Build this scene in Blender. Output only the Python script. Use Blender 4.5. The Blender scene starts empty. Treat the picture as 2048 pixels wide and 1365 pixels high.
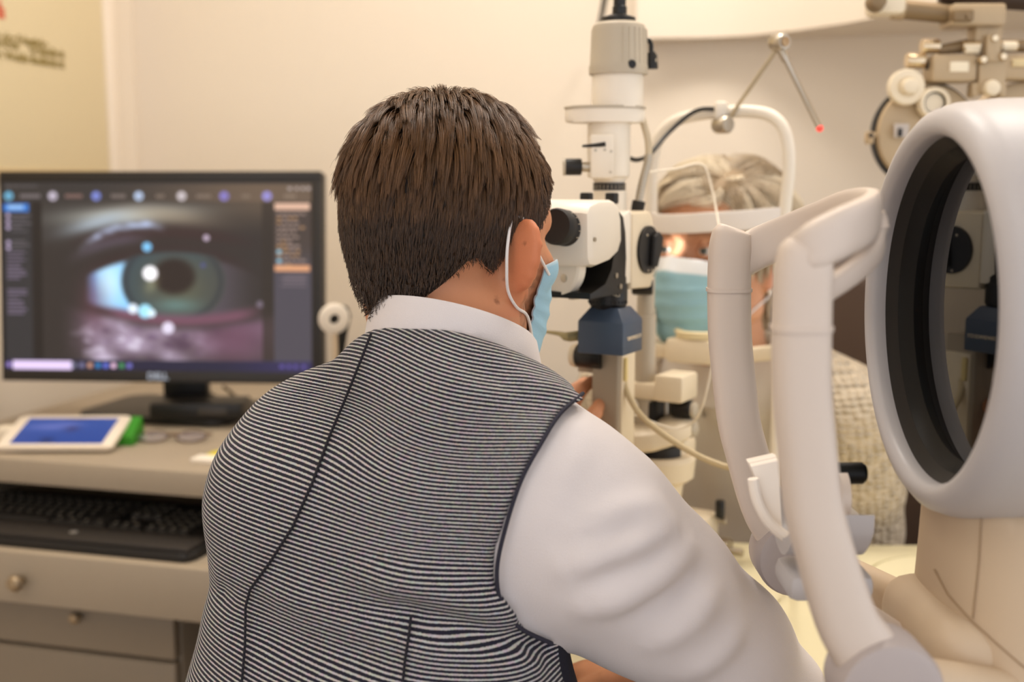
import bpy, bmesh, math, random
import numpy as np
from mathutils import Vector, Matrix, Euler
random.seed(7); RNG = np.random.default_rng(7)
SC = bpy.context.scene
R = math.radians
# ------------------------------------------------------------------ camera, world, lights, exposure
CAM_H, PITCH, ROLL, FPX = 1.2, R(7.8), R(0.0), 2276.0
cam = bpy.data.cameras.new('camera'); camo = bpy.data.objects.new('camera', cam)
SC.collection.objects.link(camo); SC.camera = camo
cam.sensor_width = 36.0; cam.lens = FPX * 36.0 / 2048.0
CROT = Euler((math.pi/2 - PITCH, 0, 0)).to_matrix() @ Euler((0, 0, ROLL)).to_matrix()
camo.matrix_world = Matrix.Translation((0, 0, CAM_H)) @ CROT.to_4x4()
cam.dof.use_dof = True; cam.dof.focus_distance = 0.95; cam.dof.aperture_fstop = 3.6
cam.clip_start = 0.05

w = bpy.data.worlds.new('room_light'); SC.world = w; w.use_nodes = True
bg = w.node_tree.nodes['Background']
bg.inputs[0].default_value = (0.985, 1.0, 1.06, 1); bg.inputs[1].default_value = 1.34

def area_light(name, loc, target, size, power, col, size_y=None):
    l = bpy.data.lights.new(name, 'AREA'); l.energy = power; l.color = col
    l.shape = 'RECTANGLE'; l.size = size; l.size_y = size_y or size
    o = bpy.data.objects.new(name, l); SC.collection.objects.link(o); o.location = loc
    o.rotation_euler = (Vector(target) - Vector(loc)).to_track_quat('-Z', 'Y').to_euler()
    return o
WARM = (1.0, 0.94, 0.87)
area_light('ceiling_lamp', (0.10, 1.68, 2.54), (0.10, 1.68, 0), 0.35, 12, WARM)
area_light('ceiling_lamp', (0.72, 1.50, 2.54), (0.72, 1.50, 0), 0.35, 11, WARM)
area_light('ceiling_lamp', (-0.75, 1.5, 2.54), (-0.75, 1.5, 0), 0.5, 5.5, WARM)
area_light('ceiling_lamp', (-0.55, -0.2, 2.54), (-0.55, -0.2, 0), 0.8, 8, WARM)
SC.view_settings.view_transform = 'Standard'; SC.view_settings.look = 'None'
SC.view_settings.exposure = 0.0; SC.view_settings.gamma = 1.0
SC.view_settings.use_curve_mapping = False
SC.cycles.use_denoising = True
SC.cycles.max_bounces = 8; SC.cycles.caustics_reflective = False; SC.cycles.caustics_refractive = False
SC.cycles.sample_clamp_indirect = 4.0

# ------------------------------------------------------------------ helpers
def P(px, py, Y):
    """world point at depth Y seen at a photo pixel (measuring aid)"""
    v = CROT @ Vector(((px - 1024) / FPX, -(py - 682.5) / FPX, -1.0))
    return Vector((0, 0, CAM_H)) + v * (Y / v.y)
def PZ(px, py, z):
    v = CROT @ Vector(((px - 1024) / FPX, -(py - 682.5) / FPX, -1.0))
    return Vector((0, 0, CAM_H)) + v * ((z - CAM_H) / v.z)
def lin(c):
    c = np.asarray(c, float) / 255.0
    return np.where(c <= 0.04045, c / 12.92, ((c + 0.055) / 1.055) ** 2.4)
def rgba(c): return tuple(float(x) for x in lin(c)) + (1.0,)

MATS = {}
def mat(name, col, rough=0.5, metal=0.0, noise=0.0, nscale=40, bump=0.0, bscale=300, spec=0.5, attr=None,
        sss=0.0, emit=None, estr=0.0, coat=0.0, ior=1.45):
    if name in MATS: return MATS[name]
    m = bpy.data.materials.new(name); m.use_nodes = True; nt = m.node_tree
    b = nt.nodes['Principled BSDF']; N = nt.nodes.new; L = nt.links.new
    b.inputs['Base Color'].default_value = rgba(col); b.inputs['Roughness'].default_value = rough
    b.inputs['Metallic'].default_value = metal; b.inputs['Specular IOR Level'].default_value = spec
    b.inputs['IOR'].default_value = ior
    src = None
    if attr:
        a = N('ShaderNodeAttribute'); a.attribute_name = attr; src = a.outputs['Color']
        L(src, b.inputs['Base Color'])
    if noise > 0:
        tc = N('ShaderNodeTexCoord'); nz = N('ShaderNodeTexNoise'); nz.inputs['Scale'].default_value = nscale
        nz.inputs['Detail'].default_value = 4
        L(tc.outputs['Object'], nz.inputs['Vector'])
        mr = N('ShaderNodeMapRange'); mr.inputs[3].default_value = 1 - noise; mr.inputs[4].default_value = 1 + noise
        L(nz.outputs['Fac'], mr.inputs[0])
        mx = N('ShaderNodeVectorMath'); mx.operation = 'SCALE'
        if src: L(src, mx.inputs[0])
        else: mx.inputs[0].default_value = rgba(col)[:3]
        L(mr.outputs[0], mx.inputs['Scale']); L(mx.outputs[0], b.inputs['Base Color'])
    if bump > 0:
        tc = N('ShaderNodeTexCoord'); nz = N('ShaderNodeTexNoise'); nz.inputs['Scale'].default_value = bscale
        L(tc.outputs['Object'], nz.inputs['Vector'])
        bp = N('ShaderNodeBump'); bp.inputs['Strength'].default_value = bump; bp.inputs['Distance'].default_value = 0.002
        L(nz.outputs['Fac'], bp.inputs['Height']); L(bp.outputs[0], b.inputs['Normal'])
    if sss: 
        b.inputs['Subsurface Weight'].default_value = sss
        b.inputs['Subsurface Radius'].default_value = (0.012, 0.005, 0.003); b.inputs['Subsurface Scale'].default_value = 1.0
    if emit is not None:
        b.inputs['Emission Color'].default_value = rgba(emit); b.inputs['Emission Strength'].default_value = estr
    if coat: b.inputs['Coat Weight'].default_value = coat
    MATS[name] = m; return m
def screen_mat(name, strength):
    m = bpy.data.materials.new(name); m.use_nodes = True; nt = m.node_tree
    b = nt.nodes['Principled BSDF']; b.inputs['Base Color'].default_value = (0.01, 0.01, 0.01, 1)
    b.inputs['Roughness'].default_value = 0.4; b.inputs['Specular IOR Level'].default_value = 0.25
    a = nt.nodes.new('ShaderNodeAttribute'); a.attribute_name = 'Col'
    nt.links.new(a.outputs['Color'], b.inputs['Emission Color']); b.inputs['Emission Strength'].default_value = strength
    return m

def link(o): SC.collection.objects.link(o); return o
def thing(name, label, cat, loc=(0, 0, 0), group=None):
    o = bpy.data.objects.new(name, None); o.empty_display_size = 0.05; o.location = loc; link(o)
    o['label'] = label; o['category'] = cat
    if group: o['group'] = group
    return o
def origin_of(o):
    v = Vector((0, 0, 0))
    while o is not None: v += o.location; o = o.parent
    return v
def finish(name, me, m, parent=None, smooth=35, label=None, kind=None):
    o = bpy.data.objects.new(name, me)
    if m is not None: me.materials.append(m)
    if parent is not None:
        o.parent = parent; me.transform(Matrix.Translation(-origin_of(parent)))
    if smooth is not None:
        me.polygons.foreach_set('use_smooth', [True] * len(me.polygons)); me.set_sharp_from_angle(angle=R(smooth))
    link(o)
    if label: o['label'] = label
    if kind: o['kind'] = kind
    return o
def solo(o, label, cat, group=None):
    o['label'] = label; o['category'] = cat
    if group: o['group'] = group
    return o
def recentre(o):
    """move the origin of a single-mesh thing to the base of its bounding box"""
    n = len(o.data.vertices); a = np.empty(n * 3, np.float32); o.data.vertices.foreach_get('co', a); a = a.reshape(-1, 3)
    c = (a.min(0) + a.max(0)) / 2; c[2] = a[:, 2].min(); v = Vector([float(x) for x in c])
    o.data.transform(Matrix.Translation(-v)); o.location = v; return o

def frame(o, yaw=0.0, pitch=0.0, roll=0.0):
    """local x = right, y = forward (heading yaw clockwise from +Y), z = up"""
    return Matrix.Translation(o) @ Euler((pitch, roll, 0)).to_matrix().to_4x4() if yaw is None else \
        Matrix.Translation(o) @ Matrix.Rotation(-yaw, 4, 'Z') @ Euler((pitch, roll, 0)).to_matrix().to_4x4()

class MB:
    def __init__(s, F=None): s.bm = bmesh.new(); s.F = F or Matrix()
    def _add(s, vs, fs):
        bv = [s.bm.verts.new(s.F @ Vector(v)) for v in vs]
        for f in fs:
            try: s.bm.faces.new([bv[i] for i in f])
            except ValueError: pass
        return s
    def box(s, c, size, bev=0.0, seg=2, rot=None):
        t = bmesh.new(); bmesh.ops.create_cube(t, size=1.0)
        bmesh.ops.scale(t, vec=Vector(size), verts=t.verts)
        if bev > 0: bmesh.ops.bevel(t, geom=list(t.edges), offset=min(bev, min(size) * 0.49), segments=seg, profile=0.5, affect='EDGES')
        M = Matrix.Translation(c) @ (rot.to_4x4() if rot else Matrix())
        t.verts.index_update(); s._add([M @ v.co for v in t.verts], [[v.index for v in f.verts] for f in t.faces]); t.free(); return s
    def lathe(s, prof, p0, ax, n=32, cap=True):
        ax = Vector(ax).normalized(); p0 = Vector(p0)
        a = ax.orthogonal().normalized(); b = ax.cross(a)
        vs = []; fs = []
        for r, h in prof:
            for i in range(n):
                t = 2 * math.pi * i / n
                vs.append(p0 + ax * h + (a * math.cos(t) + b * math.sin(t)) * max(r, 1e-5))
        for j in range(len(prof) - 1):
            for i in range(n):
                k = (i + 1) % n; fs.append([j*n+i, j*n+k, (j+1)*n+k, (j+1)*n+i])
        if cap: fs.append(list(range(n))[::-1]); fs.append([(len(prof)-1)*n + i for i in range(n)])
        return s._add(vs, fs)
    def cyl(s, p0, p1, r0, r1=None, n=24, bev=0.0):
        p0 = Vector(p0); p1 = Vector(p1); L = (p1 - p0).length; r1 = r0 if r1 is None else r1
        pr = [(r0, 0), (r1, L)] if bev <= 0 else [(r0 - bev, 0), (r0 - bev*.3, bev*.3), (r0, bev), (r1, L - bev), (r1 - bev*.3, L - bev*.3), (r1 - bev, L)]
        return s.lathe(pr, p0, p1 - p0, n)
    def ball(s, c, r, n=16, m=10):
        r = (r, r, r) if isinstance(r, (int, float)) else r
        vs = []; fs = []
        for j in range(m + 1):
            ph = math.pi * j / m
            for i in range(n):
                t = 2 * math.pi * i / n
                vs.append((c[0] + r[0]*math.sin(ph)*math.cos(t), c[1] + r[1]*math.sin(ph)*math.sin(t), c[2] + r[2]*math.cos(ph)))
        for j in range(m):
            for i in range(n):
                k = (i + 1) % n; fs.append([j*n+i, (j+1)*n+i, (j+1)*n+k, j*n+k])
        s._add(vs, fs); return s
    def tube(s, pts, r, n=10, closed=False, ref=None, sq=1.0, smooth=0):
        """sweep; r = radius, (ra, rb) or list of them; ref fixes the section's first axis; sq < 1 squares the section"""
        pts = [Vector(p) for p in pts]
        rr = r if isinstance(r, list) else [r] * len(pts)
        rr = [(q, q) if isinstance(q, (int, float)) else q for q in rr]
        if smooth: pts, rr = resample(pts, rr, smooth, closed)
        m = len(pts); vs = []; fs = []; prev = None
        for i, p in enumerate(pts):
            if closed: t = pts[(i+1) % m] - pts[i-1]
            else: t = pts[min(i+1, m-1)] - pts[max(i-1, 0)]
            t.normalize()
            if ref is not None: a = Vector(ref) - t * t.dot(Vector(ref))
            elif prev is None: a = t.orthogonal()
            else: a = prev - t * t.dot(prev)
            a.normalize(); prev = a; b = t.cross(a)
            for j in range(n):
                q = 2 * math.pi * j / n; c, d = math.cos(q), math.sin(q)
                c = math.copysign(abs(c) ** sq, c); d = math.copysign(abs(d) ** sq, d)
                vs.append(p + a * c * rr[i][0] + b * d * rr[i][1])
        for i in range(m if closed else m - 1):
            k = (i + 1) % m
            for j in range(n):
                l = (j + 1) % n; fs.append([i*n+j, i*n+l, k*n+l, k*n+j])
        if not closed: fs.append(list(range(n))[::-1]); fs.append([(m-1)*n + j for j in range(n)])
        return s._add(vs, fs)
    def prism(s, pts, x0, x1, axis='x', bev=0.0):
        """outline pts (2D) in the plane across `axis`, extruded from x0 to x1"""
        t = bmesh.new()
        def mk(p, h): return {'x': (h, p[0], p[1]), 'y': (p[0], h, p[1]), 'z': (p[0], p[1], h)}[axis]
        A = [t.verts.new(mk(p, x0)) for p in pts]; B = [t.verts.new(mk(p, x1)) for p in pts]; n = len(pts)
        f0 = t.faces.new(A[::-1]); f1 = t.faces.new(B)
        for i in range(n): t.faces.new([A[i], A[(i+1) % n], B[(i+1) % n], B[i]])
        if bev > 0:
            es = list(f0.edges) + list(f1.edges)
            bmesh.ops.bevel(t, geom=es, offset=bev, segments=2, profile=0.5, affect='EDGES')
        t.verts.index_update(); s._add([v.co for v in t.verts], [[v.index for v in f.verts] for f in t.faces]); t.free(); return s
    def raw(s, vs, fs): return s._add(vs, fs)
    def mesh(s, name):
        bmesh.ops.recalc_face_normals(s.bm, faces=s.bm.faces)
        me = bpy.data.meshes.new(name); s.bm.to_mesh(me); s.bm.free(); return me
    def part(s, name, m, parent=None, smooth=35, label=None, kind=None):
        return finish(name, s.mesh(name), m, parent, smooth, label, kind)
    def struct(s, name, m, parent=None, smooth=35):
        o = s.part(name, m, parent, smooth)
        if parent is None: o['kind'] = 'structure'
        return o

def resample(pts, rr, k, closed=False):
    n = len(pts); out = []; ro = []
    def g(i): return pts[i % n] if closed else pts[max(0, min(n-1, i))]
    def h(i): return rr[i % n] if closed else rr[max(0, min(n-1, i))]
    for i in range(n if closed else n - 1):
        p0, p1, p2, p3 = g(i-1), g(i), g(i+1), g(i+2)
        for j in range(k):
            t = j / k
            out.append(0.5 * ((2*p1) + (p2-p0)*t + (2*p0-5*p1+4*p2-p3)*t*t + (3*p1-p0-3*p2+p3)*t**3))
            ro.append(tuple(h(i)[q] * (1-t) + h(i+1)[q] * t for q in (0, 1)))
    if not closed: out.append(pts[-1]); ro.append(rr[-1])
    return out, ro
def rrect(w, h, r, n=6, cx=0, cy=0):
    """rounded rectangle outline"""
    o = []
    for sx, sy, a0 in ((1, 1, 0), (-1, 1, 90), (-1, -1, 180), (1, -1, 270)):
        for i in range(n + 1):
            a = R(a0 + 90 * i / n); o.append((cx + sx*(w/2 - r) + r*math.cos(a), cy + sy*(h/2 - r) + r*math.sin(a)))
    return o
def ell2(cx, cy, a, b, n=32): return [(cx + a*math.cos(2*math.pi*i/n), cy + b*math.sin(2*math.pi*i/n)) for i in range(n)]
def np_mesh(name, V, Q):
    me = bpy.data.meshes.new(name); V = np.asarray(V, np.float32); Q = np.asarray(Q, np.int32); k = Q.shape[1]
    me.vertices.add(len(V)); me.vertices.foreach_set('co', V.ravel())
    me.loops.add(Q.size); me.loops.foreach_set('vertex_index', Q.ravel())
    me.polygons.add(len(Q)); me.polygons.foreach_set('loop_start', np.arange(0, Q.size, k, dtype=np.int32))
    me.update(calc_edges=True); me.validate(); return me
def set_col(me, C, name='Col'):
    a = me.color_attributes.new(name, 'FLOAT_COLOR', 'POINT')
    C = np.concatenate([C, np.ones((len(C), 1))], 1) if C.shape[1] == 3 else C
    a.data.foreach_set('color', C.astype(np.float32).ravel())
def text_mesh(body, size, extrude=0.0003, align='CENTER', bold=0.0):
    cu = bpy.data.curves.new('txt', 'FONT'); cu.body = body; cu.size = size; cu.extrude = extrude; cu.align_x = align; cu.align_y = 'CENTER'
    cu.offset = bold
    o = bpy.data.objects.new('txt', cu); link(o); dg = bpy.context.evaluated_depsgraph_get()
    me = bpy.data.meshes.new_from_object(o.evaluated_get(dg)); bpy.data.objects.remove(o); bpy.data.curves.remove(cu); return me
def text_part(name, body, size, M, m, parent, label=None, extrude=0.0003, align='CENTER', bold=0.0):
    """M maps text plane (x right, y up, z out) to world"""
    me = text_mesh(body, size, extrude, align, bold); me.transform(M); me.materials.clear()
    return finish(name, me, m, parent, None, label)
def plane_M(o, x, z):
    x = Vector(x).normalized(); z = Vector(z).normalized(); y = z.cross(x)
    return Matrix(((x.x, y.x, z.x, o[0]), (x.y, y.y, z.y, o[1]), (x.z, y.z, z.z, o[2]), (0, 0, 0, 1)))

# ------------------------------------------------------------------ signed distance modelling
def smin(a, b, k):
    if k <= 0: return np.minimum(a, b)
    h = np.clip(0.5 + 0.5 * (b - a) / k, 0, 1); return b + (a - b) * h - k * h * (1 - h)
def smax(a, b, k): return -smin(-a, -b, k)
class Sdf:
    def __init__(s): s.ops = []
    def _o(s, f, lo, hi, k, sub=False): s.ops.append((f, np.asarray(lo, float), np.asarray(hi, float), k, sub)); return s
    def ell(s, c, r, k=0.01, rot=None, sub=False):
        c = np.array(c, np.float32); r = np.array(r if not isinstance(r, (int, float)) else (r,)*3, np.float32)
        M = np.array(rot, np.float32) if rot is not None else np.eye(3, dtype=np.float32)   # columns = local axes
        e = np.sqrt(((M * r) ** 2).sum(1))
        def f(p):
            q = ((p - c) @ M) / r; k0 = np.sqrt((q*q).sum(-1)); q2 = q / r; k1 = np.sqrt((q2*q2).sum(-1)) + 1e-6
            return k0 * (k0 - 1) / k1
        return s._o(f, c - e, c + e, k, sub)
    def cone(s, a, b, ra, rb=None, k=0.01, sub=False):
        rb = ra if rb is None else rb
        a = np.array(a, np.float32); b = np.array(b, np.float32); ab = b - a; L = float(ab @ ab) + 1e-12
        def f(p):
            d = p - a; t = np.clip((d @ ab) / L, 0, 1)
            return np.sqrt(((d - t[..., None] * ab) ** 2).sum(-1)) - (ra + t * (rb - ra))
        m = max(ra, rb); return s._o(f, np.minimum(a, b) - m, np.maximum(a, b) + m, k, sub)
    def chain(s, pts, rs, k=0.01):
        for i in range(len(pts) - 1): s.cone(pts[i], pts[i+1], rs[i], rs[i+1], k)
        return s
    def loft(s, knots, yaw, k=0.02, ex=2.4):
        """knots: (z, cx, cy, a, b); elliptic sections turned by yaw"""
        K = np.array(sorted(knots), float); cu, su = math.cos(yaw), math.sin(yaw)
        def f(p):
            z = np.clip(p[..., 2], K[0, 0], K[-1, 0])
            g = [smooth_interp(z, K[:, 0], K[:, i]) for i in (1, 2, 3, 4)]
            dx, dy = p[..., 0] - g[0], p[..., 1] - g[1]; u = dx * cu - dy * su; v = dx * su + dy * cu
            q = (np.abs(u / g[2]) ** ex + np.abs(v / g[3]) ** ex) ** (1 / ex)
            d = (q - 1) * np.minimum(g[2], g[3]) * 1.0
            dz = np.maximum(p[..., 2] - K[-1, 0], K[0, 0] - p[..., 2])
            return np.where(dz > 0, np.sqrt(np.maximum(d, 0)**2 + np.maximum(dz, 0)**2), np.maximum(d, dz))
        m = max(K[:, 3].max(), K[:, 4].max())
        return s._o(f, (K[:, 1].min() - m, K[:, 2].min() - m, K[0, 0]), (K[:, 1].max() + m, K[:, 2].max() + m, K[-1, 0]), k)
    def pts(s, p):
        p = np.asarray(p, np.float32); v = np.full(p.shape[:-1], 0.3, np.float32)
        for f, lo, hi, k, sub in s.ops: v = smax(v, -f(p), k) if sub else smin(v, f(p), k)
        return v
    def grid(s, xs, ys, zs, pad=0.05):
        v = np.full((len(xs), len(ys), len(zs)), 0.3, np.float32)
        for f, lo, hi, k, sub in s.ops:
            sl = []
            for ax, c in enumerate((xs, ys, zs)):
                a = np.searchsorted(c, lo[ax] - pad - k); b = np.searchsorted(c, hi[ax] + pad + k); sl.append(slice(a, b))
            if any(q.stop <= q.start for q in sl): continue
            p = np.stack(np.meshgrid(xs[sl[0]], ys[sl[1]], zs[sl[2]], indexing='ij'), -1).astype(np.float32)
            d = f(p); t = tuple(sl); v[t] = smax(v[t], -d, k) if sub else smin(v[t], d, k)
        return v
    def grad(s, p, e=0.002):
        g = np.stack([s.pts(p + np.eye(3, dtype=np.float32)[i]*e) - s.pts(p - np.eye(3, dtype=np.float32)[i]*e) for i in range(3)], -1)
        return g / (np.linalg.norm(g, axis=-1, keepdims=True) + 1e-9)
def smooth_interp(z, zk, vk):
    """monotone-ish cubic through knots"""
    n = len(zk); m = np.gradient(vk, zk)
    i = np.clip(np.searchsorted(zk, z) - 1, 0, n - 2); h = zk[i+1] - zk[i]; t = (z - zk[i]) / h
    return ((1+2*t)*(1-t)**2*vk[i] + t*(1-t)**2*h*m[i] + t*t*(3-2*t)*vk[i+1] + t*t*(t-1)*h*m[i+1]).astype(np.float32)
def axis_pts(*segs):
    """segs: (start, stop, step) joined -> coordinates"""
    c = np.concatenate([np.arange(a, b, h) for a, b, h in segs] + [[segs[-1][1]]]); return c.astype(np.float32)
def nets(v, xs, ys, zs, smooth=2):
    ins = v < 0; nx, ny, nz = v.shape
    c = np.zeros((nx-1, ny-1, nz-1), np.uint8)
    for a in (0, 1):
        for b in (0, 1):
            for d in (0, 1): c += ins[a:nx-1+a, b:ny-1+b, d:nz-1+d]
    act = (c > 0) & (c < 8); I = np.argwhere(act); idx = np.full(act.shape, -1, np.int32); idx[act] = np.arange(len(I))
    acc = np.zeros((len(I), 3)); cnt = np.zeros(len(I)); co = (xs, ys, zs)
    for ax in range(3):
        o1, o2 = [q for q in range(3) if q != ax]
        for a in (0, 1):
            for b in (0, 1):
                A = I.copy(); A[:, o1] += a; A[:, o2] += b; B = A.copy(); B[:, ax] += 1
                va = v[A[:, 0], A[:, 1], A[:, 2]]; vb = v[B[:, 0], B[:, 1], B[:, 2]]; m = (va < 0) != (vb < 0)
                t = np.where(m, va / np.where(m, va - vb, 1), 0)
                p = np.stack([co[q][A[:, q]] * 1.0 for q in range(3)], -1); p[:, ax] += t * (co[ax][B[:, ax]] - co[ax][A[:, ax]])
                acc[m] += p[m]; cnt[m] += 1
    V = acc / cnt[:, None]; Q = []
    for ax in range(3):
        o1, o2 = [(1, 2), (2, 0), (0, 1)][ax]
        sa = [slice(None)]*3; sb = [slice(None)]*3; sa[ax] = slice(0, -1); sb[ax] = slice(1, None)
        A = ins[tuple(sa)]; B = ins[tuple(sb)]; E = np.argwhere(A != B)
        E = E[(E[:, o1] > 0) & (E[:, o2] > 0) & (E[:, o1] < v.shape[o1]-1) & (E[:, o2] < v.shape[o2]-1)]
        fl = A[E[:, 0], E[:, 1], E[:, 2]]
        def cell(a, b): q = E.copy(); q[:, o1] -= a; q[:, o2] -= b; return idx[q[:, 0], q[:, 1], q[:, 2]]
        q = np.stack([cell(1, 1), cell(0, 1), cell(0, 0), cell(1, 0)], -1); q[~fl] = q[~fl][:, ::-1]; Q.append(q)
    Q = np.concatenate(Q); Q = Q[(Q >= 0).all(1)]
    for _ in range(smooth):
        S = np.zeros_like(V); n = np.zeros(len(V))
        for a in range(4):
            for b in (1, 3):
                np.add.at(S, Q[:, a], V[Q[:, (a+b) % 4]]); np.add.at(n, Q[:, a], 1)
        V = np.where(n[:, None] > 0, V * 0.45 + 0.55 * S / np.maximum(n, 1)[:, None], V)
    return V, Q
def sub_mesh(V, Q, keep):
    """faces where keep (per face) -> compact arrays"""
    q = Q[keep]; u, inv = np.unique(q, return_inverse=True); return V[u], inv.reshape(q.shape), u
def hit(sdf, px, py, off=0.0, y0=0.5):
    """where the line of sight at a pixel meets a modelled surface (to lay seams and folds on it)"""
    a = np.array(P(px, py, y0)); b = np.array(P(px, py, y0 + 1)); d = (b - a) / np.linalg.norm(b - a); t = 0.0
    for _ in range(60):
        v = float(sdf.pts((a + d*t)[None])[0]) - off
        if v < 0.0005 or t > 1.5: break
        t += min(v * 0.8, 0.05)
    return a + d * t
def vnoise(p, scale, seed=0):
    """cheap smooth noise in -1..1"""
    r = np.random.default_rng(seed); o = 0
    for i in range(5):
        k = r.normal(size=3); k /= np.linalg.norm(k); o = o + np.sin((p @ k) * scale * (0.7 + 0.25*i) + r.uniform(0, 6.28))
    return o / 3.0
class Folds:
    """raised and sunk creases: each a line on a surface, added to a field as a soft ridge"""
    def __init__(s, base): s.base = base; s.L = []
    def add(s, pts, amp, wid): s.L.append(([hit(s.base, x, y) for x, y in pts], amp, wid)); return s
    def apply(s, v, xs, ys, zs):
        for q, amp, wid in s.L:
            q = np.array(q); lo, hi = q.min(0) - 2.6*wid, q.max(0) + 2.6*wid
            sl = tuple(slice(np.searchsorted(c, lo[i]), np.searchsorted(c, hi[i])) for i, c in enumerate((xs, ys, zs)))
            p = np.stack(np.meshgrid(xs[sl[0]], ys[sl[1]], zs[sl[2]], indexing='ij'), -1); d = np.full(p.shape[:-1], 9.0); n = len(q) - 1; env = np.ones(p.shape[:-1])
            for i in range(n):
                ab = q[i+1] - q[i]; t = np.clip(((p - q[i]) @ ab) / (ab @ ab), 0, 1); e = np.linalg.norm(p - q[i] - t[..., None]*ab, axis=-1)
                m = e < d; d = np.where(m, e, d); env = np.where(m, (i + t) / n, env)
            v[sl] -= (amp * np.exp(-(d / wid)**2) * np.clip(np.sin(np.pi * np.clip(env, .02, .98))**.6 + .25, 0, 1)).astype(np.float32)
        return v
# ------------------------------------------------------------------ room shell
RM = frame((-0.877, 2.70, 0), R(15))
RMi = RM.inverted()
def RL(v): return RMi @ Vector(v)
def on_room_plane(px, py, ax, val):
    """room-local point where a line of sight meets the plane x/y/z = val of the room frame"""
    a = P(px, py, 1.0) - Vector((0, 0, CAM_H)); o = RMi @ Vector((0, 0, CAM_H)); q = RMi.to_3x3() @ a
    return o + q * ((val - o[ax]) / q[ax])
M_WALL = mat('wall_paint', (234, 221, 203), 0.9, noise=0.012, nscale=3, bump=0.05, bscale=500)
M_CEIL = mat('ceiling_paint', (244, 236, 222), 0.9, noise=0.01)
M_FLOOR = mat('floor_vinyl', (150, 132, 112), 0.5, noise=0.08, nscale=12)
MB(RM).box((1.9, 0.06, 1.3), (4.2, 0.12, 2.6)).struct('wall_back', M_WALL)
MB(RM).box((-0.06, -2.4, 1.3), (0.12, 4.8, 2.6)).struct('wall_left', M_WALL)
MB(RM).box((1.9, -2.4, -0.05), (4.2, 5.04, 0.10)).struct('floor', M_FLOOR)
MB(RM).box((1.9, -2.4, 2.65), (4.2, 5.04, 0.10)).struct('ceiling', M_CEIL)
MB(RM).box((1.9, -0.006, 0.04), (4.0, 0.012, 0.08), 0.003).struct('baseboard_back', mat('trim_paint', (226, 214, 196), 0.5))
# curved bulkhead over the right half of the back wall
zb = P(1310, 76, 2.31).z
s0 = RL(PZ(1272, 77, zb)); outl = [(s0.x, 0.01), (s0.x, s0.y)]
for px, py in ((1330, 76), (1420, 75), (1500, 71), (1600, 60), (1690, 47), (1760, 34)):
    q = RL(PZ(px, py, zb)); outl.append((q.x, min(q.y, -0.002)))
e = Vector(outl[-1]); d = (Vector(outl[-1]) - Vector(outl[-2])).normalized()
for k in range(1, 6): e = e + Vector((d.x, d.y - 0.05 * k)).normalized() * 0.14; outl.append(tuple(e))
outl.append((outl[-1][0] + 0.3, outl[-1][1] - 0.2)); outl.append((outl[-1][0], 0.01))
MB(RM).prism(outl, zb, 2.6, 'z').struct('trim_1', M_WALL, smooth=30)

# ------------------------------------------------------------------ poster on the left wall
zp = P(236, 345, 2.6).z
po = thing('wall_poster', 'pale cream glass wall panel with lines of small print, above the monitor', 'poster', RM @ Vector((0.0, -0.6, zp)))
MB(RM).box((0.011, -0.62, zp + 0.62), (0.018, 0.96, 1.24), 0.003).part('panel', mat('poster_cream', (226, 210, 172), 0.35, noise=0.01), po)
M_STRIP = mat('strip_white', (246, 232, 214), 0.4)
MB(RM).box((0.014, -0.122, zp + 0.62), (0.026, 0.036, 1.25), 0.004).part('frame_strip', M_STRIP, po)
MB(RM).box((0.013, -0.62, zp - 0.006), (0.024, 0.96, 0.016), 0.003).part('frame_strip', mat('poster_edge', (190, 166, 124), 0.4), po)
M_INK = mat('poster_ink', (150, 130, 74), 0.6)
M_INKR = mat('poster_red', (214, 96, 70), 0.6)
xm = (RM.to_3x3() @ Vector((0, 1, 0))); zm = (RM.to_3x3() @ Vector((1, 0, 0)))
def on_left_wall(px, py):
    a = P(px, py, 1.0) - Vector((0, 0, CAM_H)); o = RMi @ Vector((0, 0, CAM_H)); q = RMi.to_3x3() @ a
    t = (0.0215 - o.x) / q.x; return RM @ (o + q * t)
for txt, px, py in (('Kontrolle der Sehst\u00e4rke', 96, 90), ('Kompetenz', 38, 92), ('Gesundheit', 129, 110), ('gut f\u00fcr die Wohlbefindlichkeit', 129, 130)):
    text_part('print_line', txt, 0.0235, plane_M(on_left_wall(px, py), xm, zm), M_INK, po, align='RIGHT', bold=0.0008)
for px, py in ((3, 12), (10, 28)):
    text_part('emblem_line', 'mSi', 0.03, plane_M(on_left_wall(px, py), xm, zm), M_INKR, po, align='RIGHT', bold=0.001, label='red lettering at the panel top')

# ------------------------------------------------------------------ desk
M_DESK = mat('desk_laminate', (170, 155, 134), 0.45, noise=0.02, nscale=60)
M_DESK2 = mat('desk_front', (146, 132, 113), 0.5, noise=0.02, nscale=60)
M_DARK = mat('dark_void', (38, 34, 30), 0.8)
M_NICKEL = mat('nickel', (176, 158, 132), 0.3, 0.9)
ZD = 0.775
f = RL(PZ(200, 931, ZD)); yF = f.y; xR = RL(PZ(640, 950, ZD)).x; xL = RL(PZ(-260, 915, ZD)).x
dk = thing('computer_desk', 'grey laminate computer desk with pull-out keyboard shelf, under the monitor', 'desk', RM @ Vector(((xL+xR)/2, yF + 0.35, 0)))
MB(RM).box(((xL+xR)/2, yF + 0.375, ZD - 0.02), (xR - xL, 0.75, 0.04), 0.004).part('desktop', M_DESK, dk)
zs = 0.652
yS = RL(PZ(200, 1124, zs)).y
MB(RM).box(((xL+xR)/2, yS + 0.24, zs - 0.009), (xR - xL - 0.05, 0.46, 0.018), 0.003).part('keyboard_shelf', M_DESK, dk)
yC = yS + 0.065; xC = on_room_plane(349, 1260, 1, yC).x
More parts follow.
